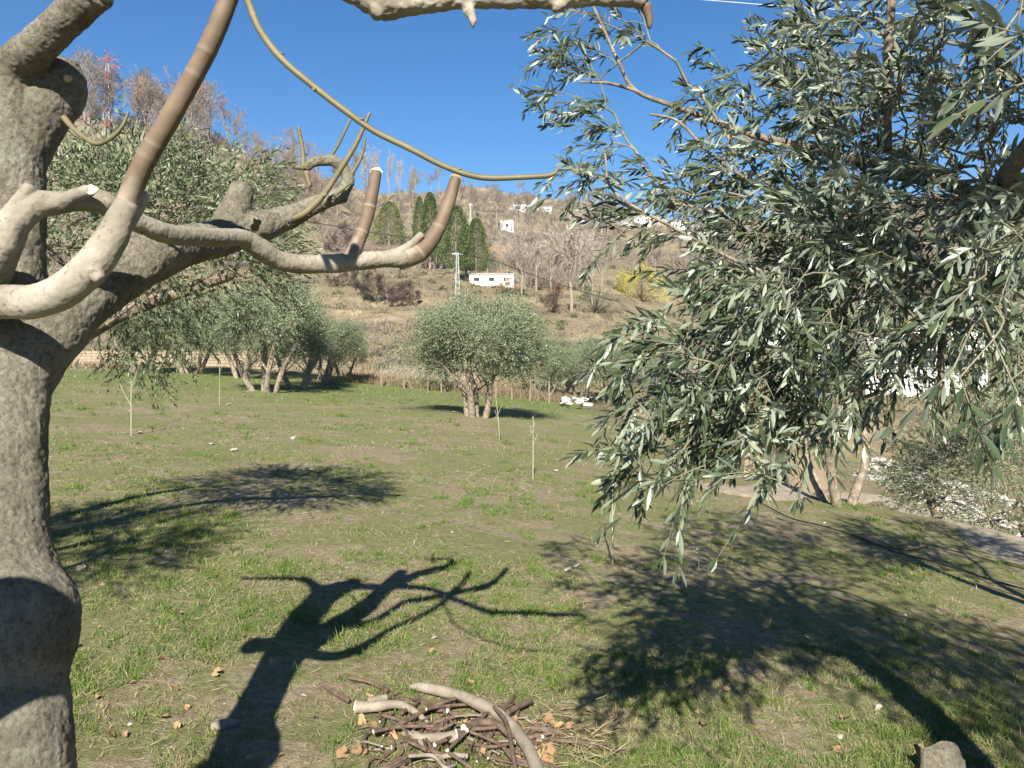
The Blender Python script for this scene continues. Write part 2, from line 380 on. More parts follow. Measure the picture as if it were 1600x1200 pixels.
simple('black_plastic', (.012, .012, .012), (.03, .03, .03), 20, .5, 0)
simple('cable_pale', (.5, .5, .5), (.6, .6, .6), 5, .6, 0)
simple('pole_wood', (.17, .13, .09), (.27, .21, .15), 3, .9, .2)
simple('concrete', (.50, .50, .47), (.64, .63, .60), 3, .9, .2)
simple('red_paint', (.55, .06, .03), (.68, .10, .05), 3, .6, 0)
simple('white_paint', (.72, .72, .72), (.8, .8, .8), 3, .6, 0)
simple('soil_red', (.13, .07, .045), (.22, .12, .07), 3, .95, .5)
m = NM('terrace_stone'); br = m.n('ShaderNodeTexBrick'); m.l(m.coord(), br.inputs['Vector'])
mp = m.n('ShaderNodeMapping'); mp.inputs['Rotation'].default_value = (math.radians(90), 0, 0); m.l(m.coord(), mp.inputs[0]); m.l(mp.outputs[0], br.inputs['Vector'])
br.inputs['Scale'].default_value = 1.6; br.inputs['Color1'].default_value = (.36, .27, .18, 1); br.inputs['Color2'].default_value = (.25, .19, .13, 1)
br.inputs['Mortar'].default_value = (.10, .075, .05, 1); br.inputs['Mortar Size'].default_value = .03; br.offset = .37; br.squash = 1.4
nn = m.noise(3, 5, .7); m.color(m.mix(m.ramp(nn, [(.4, (0, 0, 0)), (.7, (.8, .8, .8))]), br.outputs[0], (.30, .25, .17))); m.rough(.95); m.bump(m.noise(9, 5, .7), .8, .05)

# ground: turf and earth in the field, dry slopes beyond; 'rnd' = 0 field .. 1 slope
m = NM('turf'); z = m.attr('rnd')
n1 = m.noise(.55, 5, .6); n2 = m.noise(2.6, 6, .7); n3 = m.noise(18, 6, .75); n4 = m.noise(75, 4, .7)
earth = m.ramp(n3, [(.3, (.13, .10, .06)), (.5, (.225, .18, .112)), (.7, (.33, .275, .185))])
green = m.ramp(n3, [(.3, (.08, .096, .028)), (.5, (.145, .155, .052)), (.72, (.22, .215, .10))])
f = m.n('ShaderNodeMath', operation='ADD'); m.l(n1, f.inputs[0]); m.l(n2, f.inputs[1])
fld = m.mix(m.ramp(f.outputs[0], [(.92, (.05, .05, .05)), (1.24, (.75, .75, .75))]), earth, green)
sx = m.n('ShaderNodeSeparateXYZ'); m.l(m.coord(), sx.inputs[0]); mr = m.n('ShaderNodeMapRange'); mr.inputs[1].default_value = 19; mr.inputs[2].default_value = 31; mr.inputs[4].default_value = .6; m.l(sx.outputs[1], mr.inputs[0])
fld = m.mix(mr.outputs[0], fld, m.ramp(n3, [(.3, (.06, .10, .022)), (.7, (.15, .19, .05))]))
fld = m.mix(m.ramp(n4, [(.30, (.5, .5, .5)), (.48, (0, 0, 0))]), fld, (.06, .048, .028))
fld = m.mix(m.ramp(n4, [(.62, (0, 0, 0)), (.74, (.45, .45, .45))]), fld, (.42, .35, .22))
h1 = m.noise(.05, 6, .65); h2 = m.noise(.4, 6, .75); h3 = m.noise(2.2, 5, .8)
hil = m.ramp(h2, [(.30, (.085, .066, .045)), (.45, (.17, .135, .085)), (.58, (.26, .21, .13)), (.74, (.34, .29, .19))])
hil = m.mix(m.ramp(h1, [(.42, (0, 0, 0)), (.60, (.75, .75, .75))]), hil, m.ramp(h3, [(.3, (.075, .068, .04)), (.7, (.15, .13, .08))]))
m.color(m.mix(z, fld, hil)); m.rough(.95); m.spec(.1); m.bump(m.hsum(n3, 1.0, n4, .6), .8, .03)

# ------------------------------------------------------------------ the ground, one sheet
def build_ground():
    ang = np.concatenate([np.radians(np.linspace(-44, 44, 540)), np.radians(np.linspace(44, 316, 90)[1:-1])])
    r = np.geomspace(.35, 1500, 640); A, R = np.meshgrid(ang, r); X = np.sin(A)*R; Y = np.cos(A)*R
    Z = H(X, Y); back = sstep(30, 200, -Y+np.abs(X)*.3) ; Z = np.where(Y < 0, Z*(1-back)-2*back, Z)
    Z = np.where(Y < 30, np.maximum(Z, -9), Z)
    n, k = X.shape; i = np.arange(n-1)[:, None]*k; j = np.arange(k)[None]; j2 = (j+1) % k
    q = np.stack([i+j, i+k+j, i+k+j2, i+j2], -1).reshape(-1, 4)
    V = np.stack([X, Y, Z], -1).reshape(-1, 3); c = np.array([[0, 0, float(H(0, 0))]]); V = np.concatenate([V, c])
    cap = np.stack([np.full(k, len(V)-1), np.arange(k), (np.arange(k)+1) % k], 1)
    zone = sstep(37, 44, Y+1.5*fbm(X/3, Y/3, 2)); zone = np.maximum(zone, sstep(-.2, .5, (X-5.2)*.62+(Y-11.2)*.40+.5*fbm(X/.8, Y/.8, 5))*sstep(2.5, 3.5, X)*(Y > 3)); mb = MB(); mb.add(V, [q, cap], np.concatenate([zone.ravel(), [0]]))
    o = mb.build('ground', 'turf'); tag(o, 'uneven grassy ground of the olive grove and the dry slope behind', 'ground', kind='structure')
build_ground()
def strip(name, mat, cl, wd, lift, label, cat, seed=1):
    """irregular sheet laid on the ground along a centre line of photo pixels"""
    P = np.array([gp(*c) for c in cl]); Wd = np.array(wd, float); S, R = smooth_path(P, Wd, .12); n = len(S); k = 15
    T = np.gradient(S[:, :2], axis=0); T = T/np.linalg.norm(T, axis=1, keepdims=True); Nn = np.stack([T[:, 1], -T[:, 0]], 1)
    s = np.linspace(-.5, .5, k)[None]*(R*(1+.5*fbm(np.arange(n)*.09, np.zeros(n)+seed, seed)))[:, None]+(.3*fbm(np.arange(n)*.15, np.zeros(n)+seed*3., seed+5))[:, None]*R[:, None]
    X = S[:, 0:1]+Nn[:, 0:1]*s; Y = S[:, 1:2]+Nn[:, 1:2]*s; ed = (1-(np.abs(np.linspace(-1, 1, k))**4))[None]
    Z = H(X, Y)+lift*ed-.03*(1-ed)+.02*(fbm(X/.3, Y/.3, 7))*ed
    i = np.arange(n-1)[:, None]*k; j = np.arange(k-1)[None]; q = np.stack([i+j, i+k+j, i+k+j+1, i+j+1], -1).reshape(-1, 4)
    mb = MB(); mb.add(np.stack([X, Y, Z], -1), [q]); return tag(mb.build(name, mat), label, cat, kind='structure')
strip('path', 'gravel', [(1110, 757), (1200, 768), (1330, 778), (1450, 808), (1560, 842), (1700, 890), (1900, 960)], [.8, 1.2, 1.5, 1.4, 1.3, 1.3, 1.3], .03, 'pale gravel path at the edge of the grove below the rubble', 'path', 3)

# ------------------------------------------------------------------ fig tree, left foreground
TR = dict(k=26)
def pxtube(mb, pts, step=.02, **k):
    """pts: (px, py, depth, radius in px)"""
    P = [W(p[0], p[1], p[2]) for p in pts]; R = [p[3]*p[2]/F for p in pts]
    return mb.tube(P, R, step=step, **k)
def disc(c, n, r, mat, parent, name='cut_face', seed=0):
    n = Vector(n).normalized(); x = n.orthogonal().normalized(); y = n.cross(x); k = 20; rr = [r*(1+.12*math.sin(3*t*math.pi*2/k+seed)+.06*math.sin(5*t*math.pi*2/k+seed)) for t in range(k)]
    c = Vector(c); top = [c+(x*math.cos(t*2*math.pi/k)+y*math.sin(t*2*math.pi/k))*rr[t] for t in range(k)]
    v = [c+n*(r*.08)]+top+[p-n*(r*.25) for p in top]; mb = MB()
    mb.add([tuple(p) for p in v], [[[0, 1+t, 1+(t+1) % k] for t in range(k)], [[1+t, 1+k+t, 1+k+(t+1) % k, 1+(t+1) % k] for t in range(k)]])
    return mb.build(name, mat, parent)
FIG = thing('fig_tree', (0, 0, 0), 'old pruned fig tree with thick grey trunk and bare pale limbs, nearest the viewer', 'tree')
def remesh(o, vox, disp=0, size=.1, d2=0, s2=.02, plates=0):
    r = o.modifiers.new('fuse', 'REMESH'); r.mode = 'VOXEL'; r.voxel_size = vox; r.use_smooth_shade = True
    sm = o.modifiers.new('soft', 'SMOOTH'); sm.factor = .5; sm.iterations = 6
    for q, (dd, ss) in enumerate(((disp, size), (d2, s2))):
        if dd:
            t = bpy.data.textures.new('bark_relief', 'CLOUDS'); t.noise_scale = ss; t.noise_depth = 4
            md = o.modifiers.new('relief', 'DISPLACE'); md.texture = t; md.strength = dd; md.mid_level = .5; md.texture_coords = 'LOCAL'
    if plates:
        t = bpy.data.textures.new('bark_plates', 'MUSGRAVE'); t.noise_scale = .035; t.musgrave_type = 'RIDGED_MULTIFRACTAL'; t.octaves = 4; t.noise_intensity = .6
        md = o.modifiers.new('plates', 'DISPLACE'); md.texture = t; md.strength = -plates; md.mid_level = .5; md.texture_coords = 'LOCAL'
def build_fig():
    t = MB(); o = dict(k=30, wob=.10)
    pxtube(t, [(10, 1900, 1.70, 150), (14, 1560, 1.70, 105), (24, 1330, 1.72, 84), (32, 1170, 1.77, 76), (28, 1070, 1.82, 72), (36, 1005, 1.84, 80), (34, 955, 1.86, 80), (17, 900, 1.90, 69), (6, 840, 1.93, 64), (4, 780, 1.96, 62),
               (3, 680, 2.02, 61), (8, 600, 2.07, 63), (7, 520, 2.12, 63), (3, 400, 2.18, 60), (6, 300, 2.22, 60), (12, 215, 2.25, 58), (20, 150, 2.28, 48)], seed=1, **o)
    pxtube(t, [(20, 240, 2.25, 50), (66, 178, 2.28, 41), (86, 145, 2.3, 43), (94, 118, 2.3, 39), (97, 94, 2.3, 24)], seed=2, **o)           # knob
    pxtube(t, [(120, 140, 2.3, 14), (132, 140, 2.3, 8)], seed=4, k=12)
    pxtube(t, [(-5, 650, 2.03, 56), (25, 575, 2.09, 61), (75, 515, 2.16, 55), (125, 473, 2.24, 47), (180, 435, 2.33, 44), (235, 400, 2.43, 42), (290, 384, 2.6, 31), (350, 372, 2.8, 27),
               (400, 356, 2.9, 25), (450, 340, 3.0, 18), (490, 322, 3.05, 14), (520, 310, 3.08, 13), (538, 304, 3.1, 13)], seed=3, **o)
    pxtube(t, [(345, 372, 2.8, 27), (362, 340, 2.86, 25), (374, 310, 2.9, 21), (380, 290, 2.92, 17)], seed=5, **o)
    pxtube(t, [(532, 306, 3.1, 11), (545, 280, 3.1, 9), (530, 256, 3.1, 9), (508, 250, 3.1, 8.5), (487, 255, 3.1, 8), (476, 264, 3.1, 7)], seed=6, k=14)
    pxtube(t, [(0, 250, 2.22, 54), (22, 120, 2.24, 33), (60, 72, 2.17, 28), (110, 25, 2.1, 26), (155, -12, 2.05, 24)], seed=7, k=26, wob=.05)
    tr = t.build('trunk', 'fig_bark', FIG); remesh(tr, .0038, .014, .16, .0035, .010, .0032)
    disc(W(106, 122, 2.215), (.25, -1, .05), .011, 'old_cut_wood', tr)
    for i, (x, y, d, r) in enumerate([(-38, 930, 1.98, .0), (0, 0, 0, 0)]): pass
    # the high limb that arches over the frame
    l = MB(); pxtube(l, [(135, 5, 2.08, 24), (200, -60, 2.0, 22), (300, -120, 1.9, 20), (420, -85, 1.82, 19), (520, -30, 1.8, 17), (572, 0, 1.8, 18), (600, 9, 1.8, 22), (640, 3, 1.8, 19), (700, -1, 1.8, 17),
               (780, -4, 1.8, 16), (860, -3, 1.8, 17), (930, -7, 1.8, 16), (985, -6, 1.8, 17), (1008, 4, 1.8, 13)], k=22, wob=.09, seed=11)
    pxtube(l, [(592, 8, 1.8, 19), (591, 22, 1.79, 14), (592, 29, 1.79, 9)], k=16, wob=.12, seed=12)
    pxtube(l, [(727, 2, 1.8, 12), (734, 18, 1.79, 9), (739, 34, 1.78, 6.5), (738, 43, 1.78, 2.5)], k=14, wob=.1, seed=13)
    pxtube(l, [(874, 0, 1.8, 15), (873, 12, 1.79, 11), (874, 17, 1.79, 6)], k=14, wob=.12, seed=14)
    hl = l.build('limb', 'fig_limb_bark', FIG); remesh(hl, .0035, .010, .035, .004, .009, .003)
    s = MB(); pxtube(s, [(1008, 8, 1.8, 10), (1012, 20, 1.8, 7), (1015, 34, 1.8, 5.5), (1014, 44, 1.8, 3)], k=10, rings=(.45,)); s.build('shoot', 'fig_shoot_bark', hl)
    # two smooth limbs crossing the trunk
    l = MB(); pxtube(l, [(-90, 560, 2.15, 40), (-40, 470, 2.05, 34), (2, 392, 1.98, 27), (22, 347, 1.97, 25), (55, 322, 1.98, 22), (98, 316, 2.0, 17), (150, 313, 2.04, 19), (190, 334, 2.1, 17),
               (225, 352, 2.16, 16), (270, 367, 2.25, 16), (330, 371, 2.4, 14.5), (378, 372, 2.52, 14), (405, 388, 2.58, 17), (440, 408, 2.65, 15), (490, 413, 2.72, 14.5), (550, 409, 2.8, 15),
               (600, 405, 2.86, 13.5), (632, 404, 2.9, 15)], k=22, wob=.05, seed=21)
    pxtube(l, [(95, 318, 2.0, 15), (122, 304, 1.98, 11), (143, 297, 1.97, 9.5)], k=16, seed=22)
    pxtube(l, [(25, 335, 1.97, 18), (38, 305, 1.96, 12), (48, 290, 1.96, 9)], k=16, seed=23)
    pxtube(l, [(605, 402, 2.88, 10), (635, 388, 2.9, 7.5), (660, 366, 2.92, 6)], k=14, wob=.1, seed=24)
    la = l.build('limb', 'fig_limb_bark', FIG); remesh(la, .004, .006, .04, .002, .01)
    disc(W(144, 296, 1.965), (.5, -1, .35), .013, 'cut_wood', la)
    l = MB(); pxtube(l, [(-120, 520, 2.1, 36), (-60, 482, 1.98, 30), (0, 472, 1.9, 27), (50, 472, 1.87, 27), (95, 457, 1.86, 27.5), (135, 425, 1.86, 28), (165, 387, 1.87, 26), (188, 342, 1.88, 22), (200, 318, 1.89, 19)], k=24, wob=.04, seed=31)
    pxtube(l, [(196, 345, 1.9, 16), (213, 322, 1.92, 13), (226, 303, 1.94, 9.5)], k=16, seed=32)
    pxtube(l, [(148, 425, 1.84, 15), (158, 438, 1.83, 9)], k=14, seed=33)
    lb = l.build('limb', 'fig_limb_bark', FIG); remesh(lb, .004, .005, .05, .002, .01)
    def shoot(pts, mat='fig_shoot_bark', rings=(), cut=None, k=14, parent=FIG, name='shoot', buds=False):
        s = MB(); P, R = pxtube(s, pts, step=.006, k=k, rings=rings, fade=.09 if mat == 'fig_shoot_bark' else 0, wob=.06, seed=int(pts[0][0]) % 50)
        if mat == 'fig_green_shoot' or buds:
            rb = np.random.default_rng(int(pts[0][1]) % 97)
            for f in (np.array(rings) if buds else rb.uniform(.25, .95, 4)):
                ii = min(int(f*len(P)), len(P)-3); dd = unit(unit(P[ii+2]-P[ii-2])+rb.normal(0, .6, 3)); s.tube([P[ii], P[ii]+dd*R[ii]*1.3, P[ii]+dd*R[ii]*2.3], [R[ii]*.8, R[ii]*.65, R[ii]*.15], k=6, step=.004)
        q = s.build(name, mat, parent)
        if cut: disc(P[-1]+unit(P[-1]-P[-4])*R[-1]*.2, P[-1]-P[-4]+np.array([0, -.02, 0]), R[-1]*1.02, cut, q)
        return q
    shoot([(193, 335, 1.89, 18), (203, 305, 1.89, 17.5), (225, 255, 1.88, 16.5), (265, 185, 1.87, 16), (303, 118, 1.86, 15.5), (333, 58, 1.85, 15.5), (356, 0, 1.85, 15), (380, -70, 1.85, 14), (400, -150, 1.85, 12)],
          rings=(.03, .19, .235, .47, .55, .78, .9))
    shoot([(545, 412, 2.79, 12), (556, 385, 2.8, 11.5), (570, 350, 2.82, 10.5), (580, 310, 2.84, 10), (588, 268, 2.86, 9)], rings=(.35, .62), cut='cut_wood')
    shoot([(622, 406, 2.9, 17), (650, 398, 2.92, 15), (670, 380, 2.94, 12.5), (688, 350, 2.96, 11), (702, 312, 2.98, 10), (712, 278, 3.0, 8.5)], rings=(.2, .5), cut='old_cut_wood')
    shoot([(330, -118, 1.88, 9), (360, -50, 1.8, 7), (385, -4, 1.75, 5.6), (405, 45, 1.72, 5.4), (440, 92, 1.7, 5.4), (490, 135, 1.7, 5.2), (535, 170, 1.7, 5.2), (585, 205, 1.7, 5), (640, 232, 1.7, 4.9), (695, 260, 1.7, 4.7),
           (750, 277, 1.7, 4.7), (815, 277, 1.7, 4.3), (862, 273, 1.7, 3.8), (872, 262, 1.7, 2.5)], 'fig_green_shoot', rings=(.2, .3, .4, .5, .6, .7, .8, .92), k=9, buds=True)
    shoot([(100, 184, 2.2, 5), (118, 204, 2.15, 4), (148, 224, 2.1, 4), (172, 217, 2.08, 3.4), (192, 196, 2.08, 3), (201, 174, 2.08, 2)], 'fig_green_shoot', k=8, name='twig')
    for p in ([(474, 262, 3.1, 5), (473, 235, 3.1, 3), (466, 198, 3.1, 2.6)], [(508, 252, 3.1, 4), (525, 232, 3.1, 2.6), (548, 186, 3.1, 2)],
              [(450, 345, 2.98, 6), (478, 332, 2.98, 5.5), (505, 305, 2.98, 5), (530, 268, 2.98, 4.4), (556, 225, 2.98, 4), (578, 176, 2.98, 2.6)],
              [(540, 284, 3.1, 5), (556, 262, 3.1, 3), (566, 240, 3.1, 2.6), (571, 216, 3.1, 1.8)], [(478, 268, 3.1, 5), (484, 292, 3.1, 3.2)], [(476, 262, 3.1, 5), (457, 261, 3.1, 2.2)],
              [(505, 318, 3.05, 5), (530, 300, 3.0, 2.6), (549, 284, 3.0, 1.8)], [(398, 356, 2.8, 7), (405, 345, 2.75, 3)]):
        shoot(p, 'fig_green_shoot', k=8, name='twig')
    l = MB(); pxtube(l, [(0, 200, 2.25, 30), (-70, 120, 2.3, 18), (-180, 100, 2.3, 13), (-320, 115, 2.3, 9)], k=14, wob=.08, seed=41); l.build('limb', 'fig_limb_bark', FIG)
    l = MB(); l.tube([(-1.22, 1.62, .15), (-1.34, 1.35, .7), (-1.33, 1.12, 1.15), (-1.24, .95, 1.45), (-1.17, .84, 1.66), (-1.12, .80, 1.74)], [.10, .09, .09, .12, .13, .10], k=20, wob=.15, seed=44, step=.03); l.build('limb', 'fig_bark', FIG)  # unseen limb, added in front of the fig to shade its lower trunk
build_fig()

# ------------------------------------------------------------------ foreground olive, right
def blob_pts(n, c, r, rg, dmin, dmax):
    """points inside an ellipse of the view (px) and a range of depths"""
    th = rg.uniform(0, 2*math.pi, n); q = np.sqrt(rg.uniform(0, 1, n)); px = c[0]+np.cos(th)*q*r[0]; py = c[1]+np.sin(th)*q*r[1]
    d = rg.uniform(dmin, dmax, n); return np.stack([(px-800)/F*d, d, CZ-(py-HOR)/F*d], 1)
def build_near_olive():
    rg = np.random.default_rng(5)
    O = thing('olive_tree', (1.98, 2.45, float(H(1.98, 2.45))), 'large olive tree in the right foreground with drooping silvery leaves, nearest of all olives', 'tree')
    o0 = np.array(O.location)
    blobs = [((940, 50), (85, 55), 2.9, 3.3, 22), ((890, 125), (50, 45), 3.0, 3.3, 15), ((868, 172), (32, 18), 3.0, 3.1, 4), ((948, 195), (30, 50), 2.8, 3.0, 11), ((942, 282), (36, 28), 2.7, 2.9, 10), ((884, 258), (10, 8), 2.7, 2.8, 2),
      ((1100, 130), (55, 60), 2.8, 3.2, 13), ((1185, 215), (100, 90), 2.5, 3.2, 42), ((1075, 270), (80, 60), 2.6, 3.1, 18), ((1240, 60), (60, 80), 2.6, 3.2, 22), ((1420, 120), (190, 150), 2.1, 3.3, 200),
      ((1140, 350), (160, 70), 2.2, 3.0, 52), ((980, 350), (60, 40), 2.3, 2.6, 6), ((1420, 340), (210, 110), 1.9, 3.1, 210), ((1110, 480), (100, 90), 1.95, 2.5, 44), ((980, 500), (60, 90), 1.95, 2.2, 14), ((1240, 500), (110, 100), 1.8, 2.7, 95), ((1400, 440), (130, 50), 1.8, 2.6, 40),
      ((1050, 600), (95, 75), 1.85, 2.3, 34), ((1180, 610), (90, 70), 1.8, 2.3, 40), ((1030, 700), (75, 50), 1.8, 2.1, 18), ((1130, 690), (60, 30), 1.8, 2.1, 9), ((1300, 600), (45, 50), 1.8, 2.2, 14), ((1310, 660), (25, 20), 1.8, 2.0, 3), ((990, 715), (30, 20), 1.75, 1.9, 2),
      ((1085, 725), (14, 20), 1.75, 1.8, 2), ((1225, 735), (40, 25), 1.6, 1.8, 4), ((1450, 540), (100, 45), 1.8, 2.4, 20), ((1380, 590), (50, 50), 1.8, 2.3, 10), ((1570, 420), (50, 150), 1.5, 2.4, 34), ((1590, 560), (25, 50), 1.6, 2.0, 8), ((1480, 510), (60, 30), 1.7, 2.1, 7)]
    B = [];
    for c, r, d0, d1, n in blobs: B.append(blob_pts(n, c, r, rg, d0, d1))
    # the rest of the crown: above the frame and to the right of it
    n = 800; q = rand_unit(n, rg)*(rg.uniform(0, 1, (n, 1))**.4)*np.array([1.25, 1.05, 1.1])+np.array([2.35, 2.75, 3.5]); q = q[q[:, 2] > 1.9]
    keep = ~((q[:, 0]/q[:, 1]*F+800 < 1620) & ((CZ-q[:, 2])/q[:, 1]*F+HOR > -30)); B.append(q[keep])
    q = rand_unit(620, rg)*(rg.uniform(0, 1, (620, 1))**.5)*np.array([.85, .55, .5])+np.array([1.75, 1.25, 2.95]); B.append(q[(CZ-q[:, 2])/q[:, 1]*F+HOR < -40])
    q = rand_unit(260, rg)*(rg.uniform(0, 1, (260, 1))**.5)*np.array([.6, .42, .42])+np.array([1.3, 1.15, 2.72]); B.append(q[(CZ-q[:, 2])/q[:, 1]*F+HOR < -40])
    q = rand_unit(1000, rg)*(rg.uniform(0, 1, (1000, 1))**.45)*np.array([1.15, 1.0, .7])+np.array([2.6, .8, 2.7]); B.append(q[((CZ-q[:, 2])/np.maximum(q[:, 1], .05)*F+HOR < -60) | (q[:, 0] > .75*q[:, 1]+.35)])
    tips = np.concatenate(B); tx = tips[:, 0]/np.maximum(tips[:, 1], .1)*F+800; ty = (CZ-tips[:, 2])/np.maximum(tips[:, 1], .1)*F+HOR
    tips = tips[~((tx > 930) & (tx < 1065) & (ty > 375) & (ty < 478) & (tips[:, 1] > .5))]; n = len(tips)
    root = [(1.98, 2.45, float(H(1.98, 2.45))-.1), (1.97, 2.45, .1), (2.03, 2.45, .6), (2.05, 2.45, 1.0), (1.98, 2.5, 1.45), (1.98, 2.55, 1.9), (1.9, 2.6, 2.4)]
    N, par, r, idx, tn = grow(root, tips, .0012, .45, .35, rg, .05)
    k = len(root); idx2 = idx[idx >= k]; sm = MB()
    A = N[par[idx2]]; Bp = N[idx2]; ra = np.minimum(r[par[idx2]], r[idx2]*1.4); rb = r[idx2]; big = rb > .009; sm.frusta(A[~big], Bp[~big], ra[~big], rb[~big], 6, .3); thick = (A[big], Bp[big]+unit(Bp[big]-A[big])*rb[big, None]*.3, ra[big], rb[big])
    D = unit(N[tn]-N[par[tn]])*.55+unit(tips-np.array([2.1, 2.9, 2.4]))*.45+np.array([0, -.05, -.15])
    lo = tips[:, 2] < 1.75; D[lo] += np.array([-.12, 0, -.12]); D[~lo] += np.array([-.22, 0, .38])
    ty = (CZ-tips[:, 2])/np.maximum(tips[:, 1], .1)*F+HOR; D[(ty > 690) & (tips[:, 1] > .8)] += np.array([-.3, 0, .5])
    D = unit(D+rand_unit(n, rg)*.8)
    lm = MB(); L = rg.uniform(.09, .22, n)
    sprays(lm, sm, N[tn]-D*.03, D, L, 9, .056, .0100, 0, .4, .0013, rg)
    # second, side shoots half way along the carriers
    h = np.arange(len(tips)) % 2 == 0; b2 = N[par[tn]][h]; D2 = unit(D[h]+rand_unit(h.sum(), rg)*.9)
    px = b2[:, 0]/b2[:, 1]*F+800; py = (CZ-b2[:, 2])/b2[:, 1]*F+HOR; ok = (px > 1060) & ~((px > 1330) & (py > 470)); sprays(lm, sm, b2[ok], D2[ok], rg.uniform(.1, .18, ok.sum()), 7, .052, .0098, 0, .4, .0012, rg)
    # a few big leaves close to the lens, top right and right edge
    c = [((1585, 60), 1.15, (-.5, .1, -.35)), ((1600, 130), 1.1, (-.8, 0, -.25)), ((1555, 25), 1.2, (-.35, 0, -.7)), ((1490, 575), 1.25, (-.5, 0, -.55)), ((1500, 590), 1.25, (.2, -.1, -.7)), ((1590, 615), 1.3, (-.2, 0, -.6)), ((1630, 60), 1.1, (-.6, 0, .1)), ((1610, 360), 1.3, (-.3, 0, -.5)), ((1540, 430), 1.45, (-.5, 0, -.3))]
    b = np.array([W(x, y, d) for (x, y), d, _ in c]); dd = np.array([v for _, _, v in c]); sprays(lm, sm, b, dd, .12, 6, .062, .0105, 0, .3, .0016, rg)
    for q in b:
        e = N[np.argmin(np.linalg.norm(N-q, axis=1))]; sm.tube([q, q*.65+e*.35+rg.normal(0, .035, 3)+[.05, 0, .04], q*.3+e*.7+rg.normal(0, .03, 3), e], [.0015, .002, .0026, .003], k=5, step=.04)
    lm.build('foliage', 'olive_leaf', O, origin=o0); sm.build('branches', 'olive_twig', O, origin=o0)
    t = MB(); t.tube(root, [.15, .12, .10, .10, .08, .06, .04], k=20, wob=.2, seed=3); t.frusta(*thick, 10); t.build('trunk', 'olive_bark', O, origin=o0)
    # long visible boughs
    for pts in ([(1760, 470, 2.45, 16), (1640, 375, 2.5, 13), (1540, 310, 2.6, 12), (1400, 262, 2.7, 11), (1300, 240, 2.8, 9), (1180, 212, 2.9, 7), (1115, 188, 3.0, 5.5), (1050, 165, 3.05, 4.5), (992, 141, 3.05, 3.8), (968, 100, 3.05, 3.2), (945, 50, 3.05, 2.8), (925, 5, 3.05, 2)],
                [(1400, -60, 2.3, 8), (1390, 40, 2.3, 8), (1386, 120, 2.3, 7.5), (1388, 235, 2.32, 7)], [(990, 140, 3.05, 3.5), (950, 130, 3.05, 3), (905, 128, 3.05, 2)],
                [(1180, 290, 2.7, 3.5), (1110, 240, 2.75, 3.2), (1060, 190, 2.8, 2.6), (1015, 178, 2.8, 2)], [(1320, 455, 2.2, 4), (1180, 420, 2.2, 3.5), (1060, 360, 2.2, 3), (960, 300, 2.25, 2.6), (945, 240, 2.3, 2)],
                [(1480, 700, 1.95, 5), (1470, 600, 1.95, 6), (1490, 480, 2.0, 9), (1600, 370, 2.2, 11), (1740, 330, 2.35, 13)]):
        t = MB(); P = [W(p[0], p[1], p[2])-o0 for p in pts[:]]; t.tube(P, [p[3]*p[2]/F*.85 for p in pts], k=9, wob=.08, seed=5); t.build('bough', 'olive_bark', O)
build_near_olive()

# ------------------------------------------------------------------ olives further off
def olive_meshes(seed, rad, h0, stems, nspray, pairs, leafL, leafW, lod, rtip, crown_c=None, clumps=26, sl=(.22, .45), mat='olive_leaf_grey', lean=0.36, stem=True, tr=.09, extra=None, up=0.0):
    rg = np.random.default_rng(seed); rx, ry, rz = rad; cc = np.array(crown_c if crown_c else (0, 0, h0+rz))
    cl = unit(rg.normal(size=(clumps, 3))); cl[:, 2] = np.where(cl[:, 2] < -.5, -cl[:, 2]*.6, cl[:, 2]); C = cc+cl*np.array(rad)*rg.uniform(.45, .85, (clumps, 1)); cr = rg.uniform(.17, .36, clumps)*np.mean(rad)
    k = rg.integers(0, clumps, nspray); off = rand_unit(nspray, rg)*(rg.uniform(0, 1, (nspray, 1))**.45); P = C[k]+off*cr[k][:, None]
    if extra is not None: P = np.concatenate([P, extra]); nspray = len(P); off = np.concatenate([off, rand_unit(len(extra), rg)*.6])
    out = unit((P-cc)/np.array(rad)); D = unit(out*.8+off*.6+np.array([0, 0, .35])+rand_unit(nspray, rg)*.5)
    lm = MB(); sm = MB(); tm = MB(); sprays(lm, sm if stem else None, P, D, rg.uniform(sl[0], sl[1], nspray), pairs, leafL, leafW, lod, .4, rtip*.6, rg)
    m = cc-np.array([0, 0, rz*.35])
    for s in range(stems):
        an = s*2*math.pi/stems+rg.uniform(-.5, .5); e = m+np.array([math.cos(an)*rx*lean*1.6, math.sin(an)*ry*lean*1.6, rg.uniform(-.1, .25)*rz])
        b = np.array([math.cos(an)*.12*stems**.5, math.sin(an)*.12*stems**.5, -.15]); mid = b*.55+e*.45+rg.normal(0, .07, 3); mid2 = b*.25+e*.75+rg.normal(0, .08, 3)
        if up: mid[:2] = b[:2]*(1-.12)+e[:2]*.12; mid2[:2] = b[:2]*.6+e[:2]*.4
        root = [b, b*.8+mid*.2+rg.normal(0, .02, 3), mid, mid2, e]; tm.tube(root, [tr*1.5, tr*1.1, tr*.85, tr*.7, tr*.5], k=10, wob=.25, seed=s+seed)
        sel = P[(np.arange(nspray) % stems == s)][:max(12, 150//stems)]; N, par, r, idx, _ = grow([mid, mid2, e], sel, rtip, .5, .5, rg); i2 = idx[idx >= 3]; edges_to(tm, N, par, r, i2)
    return lm, sm, tm
def place_tree(name, loc, label, group, meshes, lm_mat, rz=0, sc=1.0, cat='tree', tmat='olive_bark', crown='crown'):
    t = thing(name, loc, label, cat, group, rz); t.scale = (sc,)*3 if not hasattr(sc, '__len__') else sc
    for nm, me in zip((crown, 'trunk', 'twigs'), meshes):
        if me is None: continue
        link(bpy.data.objects.new(nm, me), t)
    return t
